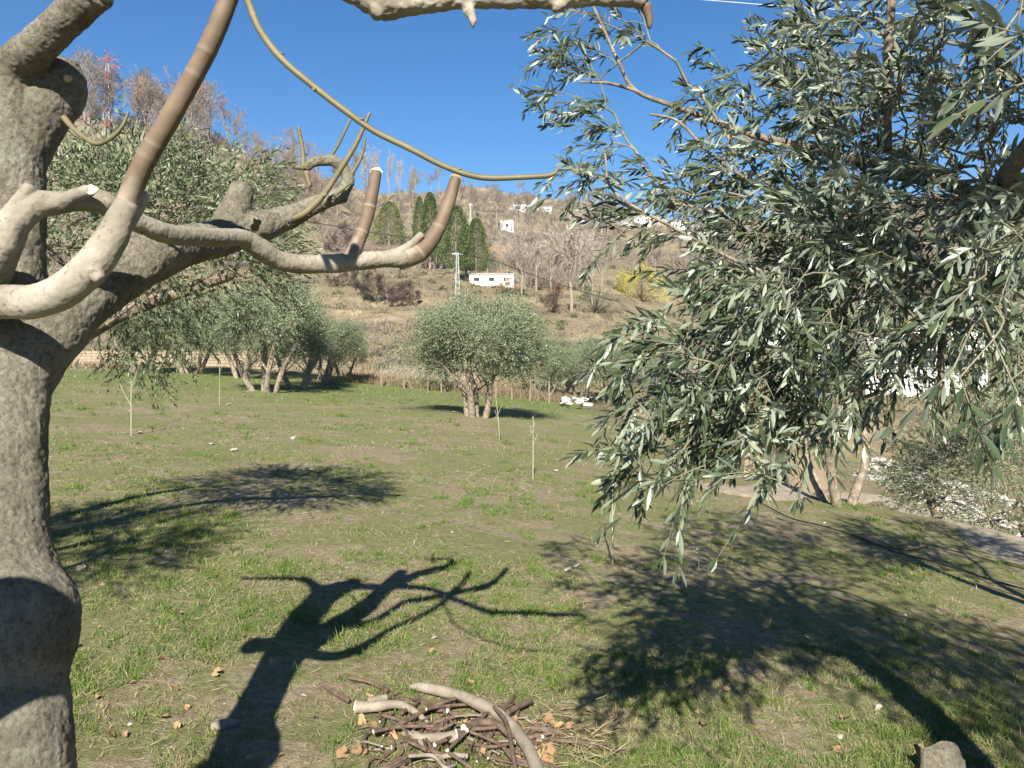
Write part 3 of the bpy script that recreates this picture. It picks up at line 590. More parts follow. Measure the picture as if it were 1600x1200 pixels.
def cook(lm, sm, tm, leafm, barkm='olive_bark', twm='olive_twig'):
    out = []
    for b, nm, mt in ((lm, 'crown', leafm), (tm, 'trunk', barkm), (sm, 'twigs', twm)):
        if b is None or not b.v: out.append(None); continue
        me = b.mesh(nm); me.materials.append(MATS[mt]); out.append(me)
    return out
# the olive behind the fig
base = on(-4.0, 5.8); rg0 = np.random.default_rng(4); ex = blob_pts(260, (235, 500), (85, 85), rg0, 5.6, 6.6)-base
ol = olive_meshes(21, (1.45, 1.2, .95), 1.2, 2, 2000, 7, .055, .0115, 1, .003, crown_c=(1.13, .1, 2.35), clumps=30, sl=(.14, .3), mat='olive_leaf', extra=ex, up=1)
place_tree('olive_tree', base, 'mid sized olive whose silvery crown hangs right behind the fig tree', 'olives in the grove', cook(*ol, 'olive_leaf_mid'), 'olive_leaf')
# the shared models of the grove
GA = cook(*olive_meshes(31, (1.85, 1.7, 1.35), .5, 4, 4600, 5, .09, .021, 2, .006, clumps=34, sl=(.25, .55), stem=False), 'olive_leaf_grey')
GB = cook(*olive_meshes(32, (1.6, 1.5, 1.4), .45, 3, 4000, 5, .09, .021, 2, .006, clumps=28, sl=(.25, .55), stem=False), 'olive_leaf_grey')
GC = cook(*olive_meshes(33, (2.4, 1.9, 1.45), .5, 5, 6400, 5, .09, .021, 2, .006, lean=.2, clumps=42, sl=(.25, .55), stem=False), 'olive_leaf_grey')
place_tree('olive_tree', gp(745, 652), 'broad rounded olive with five pale stems alone in the middle of the grove', 'olives in the grove', GC, None, .4, 1.0)
for (px, py, g, rz, sc, lb) in (
    (412, 612, GA, .3, (1.15, 1.15, 1.25), 'olive with leaning forked stems, front left of the far row'),
    (466, 606, GB, 1.3, (1.15, 1.15, 1.1), 'olive with a pale twisted stem second in the far left row'),
    (500, 598, GA, 2.2, (1.1, 1.1, 1.0), 'olive at the right end of the far left row'),
    (380, 592, GB, 3.2, 1.15, 'olive standing behind the front left olive of the far row'),
    (300, 584, GA, 4.0, 1.15, 'olive in the far row left, before the stone terrace wall'),
    (215, 582, GB, 5.0, 1.1, 'far olive seen past the fig trunk at the terrace wall'),
    (535, 592, GB, 4.4, .8, 'small olive behind the right end of the far left row'),
    (700, 612, GB, 2.0, .85, 'small olive just left behind the middle olive'),
    (842, 615, GA, 5.1, .85, 'olive close behind the middle olive on its right'),
    (878, 622, GB, .9, (.75, .75, .62), 'low olive before the pale rock heap'),
    (908, 628, GB, 2.6, .9, 'olive behind the pale rock heap at the edge of the foreground leaves'),
    (945, 632, GA, 1.9, .95, 'far olive partly hidden by the foreground olive leaves'),
    (1010, 650, GB, 2.9, .85, 'olive hidden mostly by the drooping foreground olive'),
    (1120, 668, GA, 3.9, .85, 'olive far behind the foreground olive leaves')):
    place_tree('olive_tree', gp(px, py), lb, 'olives in the grove', g, None, rz, sc)
# right middle ground: the tree on the path and the drooping one beyond the rubble
R1 = cook(*olive_meshes(41, (1.3, 1.2, .95), 1.3, 3, 1100, 6, .06, .013, 1, .004, clumps=24, sl=(.16, .34), tr=.065), 'olive_leaf_grey')
place_tree('olive_tree', gp(1318, 790), 'olive with dark upright trunks beside the gravel path on the right', 'olives in the grove', R1, None, .5, (1, 1, 1))
R2 = cook(*olive_meshes(42, (1.9, 1.5, 1.1), .35, 3, 3000, 6, .06, .0125, 1, .004, clumps=38, sl=(.2, .4), tr=.11, extra=blob_pts(800, (1535, 610), (105, 72), np.random.default_rng(2), 10.2, 11.6)-on(7.7, 12.3), up=0), 'olive_leaf_grey')
place_tree('olive_tree', on(7.7, 12.3), 'olive with low drooping crown behind the white rubble at the right edge', 'olives in the grove', R2, None, 0, (1.1, 1.1, 1.1))
place_tree('olive_tree', on(-3.7, 2.0), 'olive just outside the left edge that shades the grass by the fig', 'olives in the grove', R1, None, 1.2, (1.3, 1.2, 1.25))
place_tree('olive_tree', on(4.7, 4.9), 'olive just outside the right edge that shades the path', 'olives in the grove', R1, None, 2.5, (1.1, 1.1, 1.25))

# ------------------------------------------------------------------ far side of the field: terrace wall, reeds, gate posts
def wall_along(name, label, mat, p0, p1, h, th, seed, cat='wall', top=True, coping=None):
    P = np.linspace(0, 1, 60)[:, None]; a = np.array(p0[:2], float); b = np.array(p1[:2], float); X = a+(b-a)*P; d = unit(b-a); nrm = np.array([d[1], -d[0]])
    z0 = H(X[:, 0], X[:, 1])-.25; zt = np.linspace(h[0], h[1], 60)+.10*fbm(P[:, 0]*22, P[:, 0]*0, seed, 3)
    X = X+nrm*(.08*fbm(P*15, P*0, seed+4, 2)); f = X-nrm*th/2; k = X+nrm*th/2
    pc = lambda q, z: np.concatenate([q, z[:, None]], 1)
    V = np.concatenate([pc(f, z0), pc(f, zt), pc(k, zt), pc(k, z0)]); n = 60; i = np.arange(n-1)
    fs = [np.stack([i+a_*n, i+1+a_*n, i+1+b_*n, i+b_*n], 1) for a_, b_ in ((0, 1), (1, 2), (2, 3))]+[np.array([[0, n, 2*n, 3*n], [n-1, 4*n-1, 3*n-1, 2*n-1]])]
    o = np.array([a[0], a[1], 0.]); mb = MB(); mb.add(V, fs); q = mb.build(name, mat, None, False, o); return tag(q, label, cat)
a = gp(60, 573); b = gp(420, 577); wall_along('stone_wall', 'low dry stone terrace wall behind the far left olives', 'terrace_stone', a, b, (a[2]+.95, b[2]+.95), .5, 3)
a = gp(430, 579); b = gp(560, 585); wall_along('stone_wall', 'short stretch of pale terrace wall behind the right end of the far olive row', 'terrace_stone', a, b, (a[2]+.85, b[2]+.6), .5, 6)
def ribbons(mb, P, D, L, Wd, bend=.25, a=None, rg=None, K=2):
    """thin bent blades/twigs: flat strips"""
    rg = rg or RG; n = len(P); D = unit(D); L = np.broadcast_to(L, n)[:, None]; Wd = np.broadcast_to(Wd, n)[:, None]
    S = unit(np.cross(D, rand_unit(n, rg))); C = rand_unit(n, rg)*bend; C[:, 2] -= bend*.6; V = np.zeros((n, 2*K+1, 3))
    for k in range(K):
        t = k/K; c = P+(D*t+C*t*t)*L; wv = S*Wd*.5*(1-t*.55); V[:, 2*k] = c-wv; V[:, 2*k+1] = c+wv
    V[:, 2*K] = P+(D+C)*L; b = (np.arange(n)*(2*K+1))[:, None]; fs = []
    for k in range(K-1): fs.append(b+np.array([[2*k, 2*k+1, 2*k+3, 2*k+2]]))
    fs.append(b+np.array([[2*K-2, 2*K-1, 2*K]])); mb.add(V, fs, None if a is None else np.repeat(a, 2*K+1))
def ground_pts(n, x0, x1, y0, y1, rg, dmin=0, dmax=1e9, pw=1.0):
    """ground points spread evenly over the view between two rows (more per metre near by)"""
    px = rg.uniform(x0, x1, n); py = y0+(y1-y0)*rg.uniform(0, 1, n)**pw; d = np.full(n, 20.)
    for _ in range(14):
        x = (px-800)/F*d; d = .45*d+.55*np.clip((CZ-H(x, d))*F/np.maximum(py-HOR, 6), 1.2, 90)
    x = (px-800)/F*d; k = (d > dmin) & (d < dmax); return np.stack([x, d, H(x, d)], 1)[k]
def reeds():
    rg = np.random.default_rng(3); mb = MB(); n = 9000; t = rg.uniform(0, 1, n); A = gp(545, 596); M = gp(640, 606); B = gp(905, 632)
    X = np.where(t[:, None] < .3, A+(M-A)*(t[:, None]/.3), M+(B-M)*((t[:, None]-.3)/.7)); X[:, 1] += rg.uniform(-.2, 1.6, n); X[:, 0] += rg.normal(0, .2, n); X[:, 2] = H(X[:, 0], X[:, 1])-.03
    hgt = (.75+.6*fbm(X[:, 0]*.9, X[:, 1]*.2, 4, 3)*2); D = rg.normal(0, .22, (n, 3)); D[:, 2] = 1
    ribbons(mb, X, D, .55*hgt*rg.uniform(.6, 1.1, n), .03, .3, rg.uniform(0, 1, n), rg); o = mb.build('dry_reeds', 'reed'); tag(o, 'belt of tall dry tan reeds along the far edge of the grove', 'reeds', kind='stuff')
reeds()
def post(px, py, h, r, label, mat='pole_wood', name='fence_post', group=None, tilt=0, cat='post'):
    p = gp(px, py); mb = MB(); mb.tube([p-[0, 0, .2], p+[tilt*.5, 0, h*.5], p+[tilt, 0, h]], [r, r*.95, r*.8], k=8, wob=.05); o = mb.build(name, mat, None, True, p); return tag(o, label, cat, group)
for px in (596, 632, 668, 690, 722, 775, 800, 828, 858): post(px, 604+(px-596)*.1, RG.uniform(.8, 1.15), .045, 'weathered wooden fence post standing among the dry reeds', group='fence posts in the reeds', tilt=RG.uniform(-.05, .05))
# grey scree bank behind the reeds
def bank():
    a, b = gp(575, 590), gp(690, 592); mb = MB(); n = 60; u = np.linspace(0, 1, n)[None]; v = np.linspace(0, 1, 24)[:, None]
    X = a[0]-1+(b[0]-a[0]+4)*u+v*0; Y = 44+v*9+0*u; Z = H(X, Y)+.25*np.sin(v*math.pi)*np.sin(u*math.pi)*1.5-.06+.25*fbm(X, Y, 5, 4)*np.sin(v*math.pi)*np.sin(u*math.pi)
    i = np.arange(23)[:, None]*n; j = np.arange(n-1)[None]; mb.add(np.stack([X, Y, Z], -1), [np.stack([i+j, i+j+1, i+n+j+1, i+n+j], -1).reshape(-1, 4)]); tag(mb.build('gravel_bank', 'gravel'), 'grey gravel bank rising behind the reeds', 'bank', kind='structure')
bank()

# ------------------------------------------------------------------ vegetation of the slope
def bare_tree_mesh(seed, h=8., spread=.42, twigmat='twigs_brown', depth=4, trunk_r=.13, pale='twigs_pale', slim=False, ntw=900, tw=.03):
    rg = np.random.default_rng(seed); tm = MB(); tips = []; dirs = []
    def rec(p, d, L, r, k):
        q = p+d*L*.5+rg.normal(0, .04*L, 3); e = q+unit(d+rg.normal(0, .13, 3)+[0, 0, .12])*L*.5
        tm.frusta([p, q], [q, e], [r, r*.85], [r*.85, r*.68], 6 if k == 0 else 4, 0)
        if k >= depth: tips.append(e); dirs.append(unit(e-q)); tips.append(q); dirs.append(unit(e-q)); return
        for m_ in range(rg.integers(2, 4) if not slim else 3):
            nd = unit(d+rg.normal(0, spread, 3)+([0, 0, .8] if slim else [0, 0, .1])); rec(e, nd, L*rg.uniform(.62, .85), r*.62, k+1)
        if k > 0 or slim: nd = unit(d+rg.normal(0, spread*1.6, 3)+[0, 0, .25]); rec(q, nd, L*rg.uniform(.5, .7), r*.45, k+1 if k+1 <= depth else depth)
    rec(np.array([0, 0, -.2]), np.array([0, 0, 1.]), h*.27, trunk_r, 0); T = np.array(tips); Dn = np.array(dirs); sc = h/max(T[:, 2].max()*1.08, 1)
    i = rg.integers(0, len(T), ntw); lm = MB(); D = unit(Dn[i]+rg.normal(0, .55, (ntw, 3))+[0, 0, .25])
    ribbons(lm, T[i]+rg.normal(0, .1, (ntw, 3)), D, rg.uniform(.35, 1.0, ntw)*h*.085, tw, .25, rg.uniform(0, 1, ntw), rg)
    for b in (tm, lm): b.v = [v*np.array([sc, sc, sc]) for v in b.v]
    a = tm.mesh('trunk'); a.materials.append(MATS[pale]); c = lm.mesh('crown', False); c.materials.append(MATS[twigmat]); return c, a, None
BT = [bare_tree_mesh(s, 8, .42) for s in (1, 2, 3)]; BR = [bare_tree_mesh(s, 8, .42, 'twigs_russet') for s in (4, 5)]+BT[:1]; BP = bare_tree_mesh(7, 10, .34, 'twigs_pale', trunk_r=.16, ntw=900); PO = bare_tree_mesh(9, 12, .12, 'twigs_pale', 3, .10, slim=True, ntw=420, tw=.03)
BD = bare_tree_mesh(11, 4, .75, 'twigs_dark', ntw=2600, trunk_r=.07, pale='twigs_dark')
rz = lambda: float(RG.uniform(0, 6.28))
def spread_tree(name, items, meshes, label, group, cat='tree', H0=8.):
    for (px, py, hp) in items:
        p = gp(px, py); h = hp/F*p[1]; ms = meshes[RG.integers(len(meshes))] if isinstance(meshes, list) else meshes
        place_tree(name, p, label if isinstance(label, str) else label.pop(0), group, ms, None, rz(), h/H0, cat)
spread_tree('bare_tree', [(893, 488, 165), (925, 480, 120), (862, 470, 110), (838, 455, 105), (815, 462, 110), (940, 460, 90), (905, 440, 100), (792, 440, 80)], BP, ['tall bare tree with pale forked trunk behind the middle olive', 'bare pale tree right of the tall forked one',
   'bare tree just left of the tall forked one', 'fine twigged bare tree above the middle olive', 'bare tree right above the crown of the middle olive', 'bare tree partly behind the foreground olive tips', 'bare pale tree upslope behind the tall forked one', 'small bare tree beside the ochre building'], 'bare pale trees on the slope', H0=10)
spread_tree('poplar_tree', [(575, 330, 105), (583, 315, 88), (607, 315, 82), (626, 318, 76), (645, 318, 60)], PO, ['tallest bare poplar, leftmost of the skyline row', 'second bare poplar from the left on the skyline', 'third bare poplar in the middle of the skyline row', 'fourth bare poplar from the left on the skyline', 'shortest bare poplar, rightmost of the skyline row'], 'bare poplars on the skyline', H0=12)
rg = np.random.default_rng(77)
for (x0, x1, r0, r1, n, h0, h1, lb) in ((120, 250, 200, 240, 12, 80, 140, 'brown leafless tree on the high ridge around the red and white pylon'), (200, 330, 200, 260, 16, 60, 110, 'brown leafless tree on the ridge right of the red and white pylon'), (300, 480, 215, 330, 34, 45, 85, 'brown leafless tree on the steep descending ridge behind the fig limbs'),
        (420, 560, 290, 340, 20, 35, 70, 'brown leafless tree at the dip of the ridge below the poplars'), (620, 900, 300, 345, 26, 20, 45, 'small brown leafless tree on the central skyline'), (740, 980, 340, 430, 24, 40, 70, 'brown leafless tree on the slope right of the conifer clump'),
        (900, 1150, 370, 470, 16, 40, 80, 'brown leafless tree seen through the left edge of the foreground olive'), (1250, 1650, 360, 470, 14, 40, 80, 'leafless tree glimpsed through gaps on the right of the foreground olive')):
    spread_tree('bare_tree', [(rg.uniform(x0, x1), rg.uniform(r0, r1), rg.uniform(h0, h1)) for _ in range(n)], BR if 'descending' in lb or 'right of the red' in lb or 'dip' in lb else BT, lb, 'leafless trees: '+lb)
spread_tree('bare_shrub', [(600, 472, 46), (575, 466, 46), (628, 478, 40), (555, 458, 36), (648, 482, 30), (612, 480, 34), (588, 478, 36), (568, 474, 32), (640, 470, 34), (535, 452, 34), (865, 480, 40), (540, 385, 40), (520, 395, 30), (560, 388, 36)], BD, 'dark tangled leafless shrub on the terraced slope', 'dark shrubs on the terraced slope', 'shrub', 4)
def woodland():
    """the far wood: thousands of twiggy crowns that read as one mass"""
    rg = np.random.default_rng(8); mb = MB(); n = 5200; u = rg.uniform(-150, 1750, n); d = 130*np.exp(rg.uniform(0, 1, n)*1.25); x = (u-800)/F*d; z = H(x, d)
    row = HOR-(z-CZ)/d*F; keep = (vnoise(x/26, d/26, 50) > .33) & ~((u > 925) & (u < 1065) & (d < 175)) & ~((u > 400) & (u < 620) & (d < 190)) & ~((u > 640) & (u < 820) & (d < 165)); x, d, z = x[keep], d[keep], z[keep]; n = len(x)
    hh = rg.uniform(2.2, 5.5, n); K = 46; i = np.repeat(np.arange(n), K); off = rg.normal(0, 1, (n*K, 3))*np.array([.33, .33, .0]); s = hh[i][:, None]
    P = np.stack([x[i], d[i], z[i]], 1)+off*s*.6; P[:, 2] += s[:, 0]*rg.uniform(0, .6, n*K); D = off*1.1+[0, 0, 1]+rg.normal(0, .35, (n*K, 3))
    tone = np.clip(vnoise(x/15, d/15, 70)[i]*.7+rg.uniform(0, .35, n*K), 0, 1); ribbons(mb, P, D, s[:, 0]*rg.uniform(.25, .6, n*K), .05+.0004*d[i], .2, tone, rg)
    tag(mb.build('winter_wood', 'twigs_brown', smooth=False), 'grey brown leafless wood covering the far hillside', 'wood', kind='stuff')
    # evergreen scrub and dry grass
    mb = MB(); n = 1500; u = rg.uniform(-150, 1750, n); d = 46*np.exp(rg.uniform(0, 1, n)*2.0); x = (u-800)/F*d; z = H(x, d); keep = vnoise(x/14, d/14, 90) > .45; x, d, z = x[keep], d[keep], z[keep]; n = len(x)
    K = 60; i = np.repeat(np.arange(n), K); r = (.35+.0035*d)*rg.uniform(.5, 1.3, n); o = rand_unit(n*K, rg); o[:, 2] = abs(o[:, 2])*.9; P = np.stack([x[i], d[i], z[i]], 1)+o*r[i][:, None]*rg.uniform(.6, 1.1, (n*K, 1))
    leaves(mb, P, rand_unit(n*K, rg), rand_unit(n*K, rg), .10+.0018*d[i], .06+.001*d[i], .1, 2, rg.uniform(0, 1, n*K)); tag(mb.build('evergreen_scrub', 'shrub_leaf'), 'low evergreen scrub dotted over the slope', 'scrub', kind='stuff')
    mb = MB(); n = 1500; u = rg.uniform(-150, 1750, n); d = 50*np.exp(rg.uniform(0, 1, n)*1.1); x = (u-800)/F*d; z = H(x, d); k = vnoise(x/9, d/9, 120) > .5; x, d, z = x[k], d[k], z[k]; n = len(x); K = 50; i = np.repeat(np.arange(n), K)
    hh = rg.uniform(.5, 1.5, n)[i]; off = rg.normal(0, .4, (n*K, 3))*[1, 1, 0]; P = np.stack([x[i], d[i], z[i]], 1)+off*hh[:, None]; P[:, 2] += hh*rg.uniform(-.1, .35, n*K); D = off*1.3+[0, 0, 1]+rg.normal(0, .4, (n*K, 3))
    ribbons(mb, P, D, hh*rg.uniform(.3, .7, n*K), .03+.0004*d[i], .25, rg.uniform(0, 1, n*K), rg); tag(mb.build('winter_brush', 'twigs_brown', smooth=False), 'low leafless brush and dead stems over the terraced slope', 'brush', kind='stuff')
    mb = MB(); n = 80000; u = rg.uniform(-200, 1800, n); d = 42*np.exp(rg.uniform(0, 1, n)*1.3); x = (u-800)/F*d; z = H(x, d); k = vnoise(x/3, d/3, 33)*.6+vnoise(x/9, d/9, 35)*.5 > .5; P = np.stack([x, d, z-.03], 1)[k]
    P = np.repeat(P, 3, 0); n = len(P); P = P+rg.normal(0, .12, (n, 3))*[1, 1, 0]; D = rg.normal(0, .4, (n, 3)); D[:, 2] = 1; ribbons(mb, P, D, rg.uniform(.2, .5, n), .04+.0005*P[:, 1], .3, rg.uniform(0, .9, n), rg)
    tag(mb.build('dry_grass', 'straw'), 'tall straw coloured grass on the terraced slope', 'grass', kind='stuff')
woodland()
def conifer_mesh(seed, r=1.6, h=10., mat='conifer_needles', n=9000, base=.12, shape=.8, ls=.24):
    rg = np.random.default_rng(seed); t = rg.uniform(0, 1, n); an = rg.uniform(0, 2*math.pi, n); prof = (1-t)**shape*np.minimum(1, t/.12+.35)
    lump = 1+.55*fbm(an*1.6+seed, t*9, seed, 3)*1.6; rad = r*prof*lump*rg.uniform(.45, 1.05, n)**.6
    P = np.stack([np.cos(an)*rad, np.sin(an)*rad, h*(base+(1-base)*t)], 1); D = np.stack([np.cos(an), np.sin(an), .5+0*an], 1)+rg.normal(0, .5, (n, 3)); lm = MB()
    leaves(lm, P, D, rand_unit(n, rg), ls*rg.uniform(.6, 1.3, n), ls*.45, .1, 2, rg.uniform(0, 1, n)); tm = MB(); tm.tube([(0, 0, -.3), (0, 0, h*.4), (0, 0, h*.9)], [.2, .15, .04], k=8, wob=.1)
    a = lm.mesh('crown', False); a.materials.append(MATS[mat]); c = tm.mesh('trunk'); c.materials.append(MATS['twigs_pale']); return a, c, None
C1 = conifer_mesh(1, 2.3, 10, base=.16, shape=.36); C2 = conifer_mesh(2, 1.7, 10, base=.14, shape=.42); C3 = conifer_mesh(3, 3.2, 8, 'pine_needles', 9000, .06, .45)
for px, py, h, ms, sc, lb in ((712, 438, 116, C1, 1, 'tallest dense dark conifer of the clump above the middle olive'), (744, 440, 98, C1, 1, 'dark conifer at the right end of the clump by the white building'), (672, 420, 118, C2, 1, 'narrow dark conifer at the left of the clump'),
                              (692, 418, 72, C2, 1.2, 'short conifer between the narrow one and the tallest one'), (728, 436, 84, C2, 1.2, 'conifer squeezed behind the two densest of the clump'), (655, 400, 92, C2, .8, 'thin conifer farthest left, behind the narrow one'), (608, 384, 68, C3, 1.1, 'rounded yellow green pine alone left of the conifer clump')):
    p = gp(px, py); hh = h/F*p[1]; s = hh/(8 if ms is C3 else 10); place_tree('pine_tree' if ms is C3 else 'conifer_tree', p, lb, None, ms, None, rz(), (s*sc, s*sc, s))
def bush(name, px, py, wpx, hpx, mat, label, n=2500, ls=.16, twm='twigs_dark', seed=0):
    rg = np.random.default_rng(seed+px); p = gp(px, py); sc = p[1]/F; r = np.array([wpx*.5*sc, wpx*.45*sc, hpx*sc]); t = thing(name, p, label, 'bush'); o = rand_unit(n, rg); o[:, 2] = abs(o[:, 2]); l = 1+1.1*fbm(o[:, 0]*2.5+seed, o[:, 2]*2.5+o[:, 1]*2, seed, 3)
    P = o*r*(l*rg.uniform(.55, 1, n)**.5)[:, None]; lm = MB(); leaves(lm, P, o+rg.normal(0, .6, (n, 3)), rand_unit(n, rg), ls*rg.uniform(.6, 1.3, n), ls*.5, .1, 2, rg.uniform(0, 1, n)); lm.build('foliage', mat, t)
    sm = MB(); k = 60; o = rand_unit(k, rg); o[:, 2] = abs(o[:, 2]); sm.frusta(np.zeros((k, 3))+[0, 0, -.1], o*r*.85, .035, .01, 4); sm.build('stems', twm, t)
bush('flowering_bush', 1003, 472, 78, 60, 'yellow_blossom', 'bright yellow flowering bush seen through the foreground olive', 7000, .17, seed=1)
bush('flowering_bush', 972, 458, 34, 42, 'yellow_blossom', 'smaller yellow flowering bush left of the bright one', 1500, .15, seed=2)
bush('bush', 866, 488, 46, 56, 'rust_leaf', 'rusty orange bush at the foot of the tall bare tree', 700, .14, seed=3)
bush('bush', 792, 458, 44, 18, 'rust_leaf', 'low rusty bush below the long white building', 1500, .14, seed=4)
bush('bush', 492, 350, 22, 16, 'conifer_needles', 'small green bush on the terrace left of the pine', 900, .16, seed=5)
bush('bush', 437, 322, 18, 20, 'conifer_needles', 'dark green bush below the left skyline trees', 900, .2, seed=6)
bush('bush', 640, 402, 26, 14, 'shrub_leaf', 'low green bush at the foot of the conifer clump', 900, .16, seed=7)
bush('bush', 930, 490, 60, 44, 'shrub_leaf', 'dull green bush behind the tips of the foreground olive', 1500, .15, seed=8)

# ------------------------------------------------------------------ buildings, masts and cables on the slope
def house(name, px, py, wpx, hpx, label, wall='whitewash', roof='roof_grey', depth=None, rzz=0, wins=2, pitched=False, door=True, group=None):
    p = gp(px, py); s = p[1]/F; w = wpx*s; h = hpx*s; d = depth or w*.7; t = thing(name, p, label, 'house' if name == 'house' else 'building', group, rzz); b = MB(); b.box((0, d/2, h/2-.5), (w, d, h+1)); b.build('wall', wall, t, False)
    r = MB()
    if pitched:
        e = .25; v = [(-w/2-e, -e, h), (w/2+e, -e, h), (w/2+e, d+e, h), (-w/2-e, d+e, h), (-w/2-e, d/2, h+h*.32), (w/2+e, d/2, h+h*.32)]; r.add(v, [[[0, 1, 5, 4], [2, 3, 4, 5], [3, 2, 1, 0]], [[0, 4, 3], [1, 2, 5]]])
    else: r.box((0, d/2, h+.09), (w+.3, d+.3, .18))
    r.build('roof', roof, t, False); n = max(1, wins)
    for i in range(n):
        x = -w/2+w*(i+.5)/n
        m_ = MB(); m_.box((x, -.03, h*.55), (min(1.0, w/n*.4), .06, min(1.1, h*.34))); m_.build('window', 'window_glass', t, False)
        m_ = MB(); m_.box((x, -.06, h*.55-min(1.1, h*.34)/2-.06), (min(1.0, w/n*.4)+.2, .12, .08)); m_.build('sill', 'concrete', t, False)
    if door: m_ = MB(); m_.box((w*.36, -.035, min(2, h*.7)/2), (min(.9, w*.15), .07, min(2, h*.7))); m_.build('door', 'pole_wood', t, False)
    return t
house('building', 768, 447, 70, 17, 'long low white building below the conifers', wins=3, depth=6)
house('building', 783, 406, 42, 20, 'ochre building with a flat straw coloured roof upslope of the white one', 'orange_render', 'tan_render', wins=2, depth=8)
house('house', 792, 363, 20, 17, 'small white house alone among the bare trees above the conifers', wins=1)
house('house', 815, 331, 26, 11, 'white house on the ridge above the bare trees, left of two', wins=2)
house('house', 850, 332, 24, 8, 'low white house on the ridge, right of two', wins=2, door=False)
house('house', 701, 291, 10, 8, 'tiny pale house on the skyline above the conifers', wins=1, door=False)
for px, py, w_, h_, pt, lb in ((917, 354, 22, 10, 0, 'low flat roofed white house at the left of the hill village'), (1004, 352, 26, 13, 1, 'white house with pitched roof in the hill village'),
                          (1064, 360, 30, 13, 1, 'white house with clay roof near the right of the hill village'), (1100, 370, 40, 18, 0, 'largest white block at the right of the hill village')):
    house('house', px, py, w_, h_, lb, roof='roof_clay' if pt else 'roof_grey', pitched=bool(pt), wins=2)
def outcrop(px, py, wpx, hpx, label, seed):
    rg = np.random.default_rng(seed); p = gp(px, py); s_ = p[1]/F; mb = MB(); n, k = 26, 44
    u = np.linspace(-1, 1, k)[None]; v = np.linspace(0, 1, n)[:, None]; env = np.clip(1-np.abs(u)**2.2, 0, 1)*(.55+.9*(vnoise(u*3+seed, u*0, seed)))
    X = u*wpx*.5*s_+0*v; Z = v**.8*hpx*s_*env-.6; Y = (v*.9+.35*(fbm(u*5, v*4, seed, 4))*2+np.floor(v*4+vnoise(u*4, v*0, seed))*.12)*hpx*s_*.8*env
    X = X+.12*hpx*s_*fbm(u*6, v*7, seed+3, 4)*2; Z = Z+.14*hpx*s_*fbm(u*9, v*9, seed+5, 4)*2
    i = np.arange(n-1)[:, None]*k; j = np.arange(k-1)[None]; V = np.stack([X, Y, Z], -1).reshape(-1, 3)+p; mb.add(V, [np.stack([i+j, i+j+1, i+k+j+1, i+k+j], -1).reshape(-1, 4)])
    B = V[(n-1)*k:]+np.array([0, hpx*s_*.9, 0]); B[:, 2] = p[2]-2; mb.add(np.concatenate([V[(n-1)*k:], B]), [np.stack([np.arange(k-1), np.arange(k-1)+1, np.arange(k-1)+k+1, np.arange(k-1)+k], 1)])
    tag(mb.build('rock_outcrop', 'outcrop_rock', None, False, p), label, 'rock outcrop')
outcrop(893, 372, 34, 30, 'upright pale rock outcrop beside the tall bare tree', 3); outcrop(965, 352, 56, 24, 'broad pale rock outcrop on the ridge left of the hill village', 4); outcrop(800, 332, 18, 12, 'small pale rock face above the lone white house', 5)
outcrop(655, 392, 46, 26, 'sloping pale rock face between the pine and the conifer clump', 6); outcrop(1035, 352, 36, 18, 'pale rock outcrop in the middle of the hill village', 7); outcrop(838, 330, 40, 10, 'long low pale rock band on the ridge beside the two white houses', 8); outcrop(276, 262, 50, 40, 'pale rock outcrop high on the left ridge behind the brown shoot', 9)
house('building', 1448, 622, 190, 112, 'white building with a grey roof edge behind the right hand olives', wins=3, depth=7)
house('building', 1225, 545, 60, 30, 'small white shed glimpsed through the dark olive foliage', wins=1, depth=5)
def lattice(px, py, hpx, w0, mats, label, arms, name='pylon', cat='pylon'):
    p = gp(px, py); h = hpx*p[1]/F; t = thing(name, p, label, cat); n = 10; r = max(.025, .0002*p[1])
    for i in range(n):
        m_ = MB(); a, b = i/n, (i+1)/n; wa, wb = w0*(1-a*.75), w0*(1-b*.75)
        for sx, sy in ((1, 1), (1, -1), (-1, -1), (-1, 1)):
            A = np.array([sx*wa/2, sy*wa/2, h*a]); B = np.array([sx*wb/2, sy*wb/2, h*b]); m_.frusta([A], [B], r, r, 4)
            A2 = np.array([sy*wa/2, -sx*wa/2, h*a]); m_.frusta([A2], [B], r*.6, r*.6, 4); B2 = np.array([sy*wb/2, -sx*wb/2, h*b]); m_.frusta([B], [B2], r*.6, r*.6, 4)
        m_.build('lattice_section', mats[i % len(mats)], t, False)
    for z, L, mt in arms:
        m_ = MB(); m_.frusta([(-L, 0, h*z), (-L, 0, h*z), (L, 0, h*z)], [(L, 0, h*z), (0, 0, h*z+L*.22), (0, 0, h*z+L*.22)], r*1.2, r*.8, 4); m_.build('cross_arm', mt, t, False)
        for x in (-L, -L*.5, L*.5, L): m_ = MB(); m_.frusta([(x, 0, h*z)], [(x, 0, h*z-L*.2)], r*1.3, r*1.3, 6); m_.build('insulator', mt, t, False)
    return p+np.array([0, 0, h])
T1 = lattice(168, 215, 128, 2.6, ('white_paint', 'red_paint'), 'tall red and white lattice pylon on the left ridge', ((.95, 3.6, 'red_paint'), (.86, 4.4, 'red_paint'), (.66, 3.0, 'red_paint')))
T2 = lattice(715, 476, 80, .7, ('concrete',), 'slim pale lattice mast before the conifers', ((.97, .7, 'white_paint'),), 'lattice_mast', 'mast')
T3 = lattice(735, 362, 44, .9, ('concrete',), 'small pale lattice mast above the conifer clump', ((.95, .8, 'white_paint'),), 'lattice_mast', 'mast')
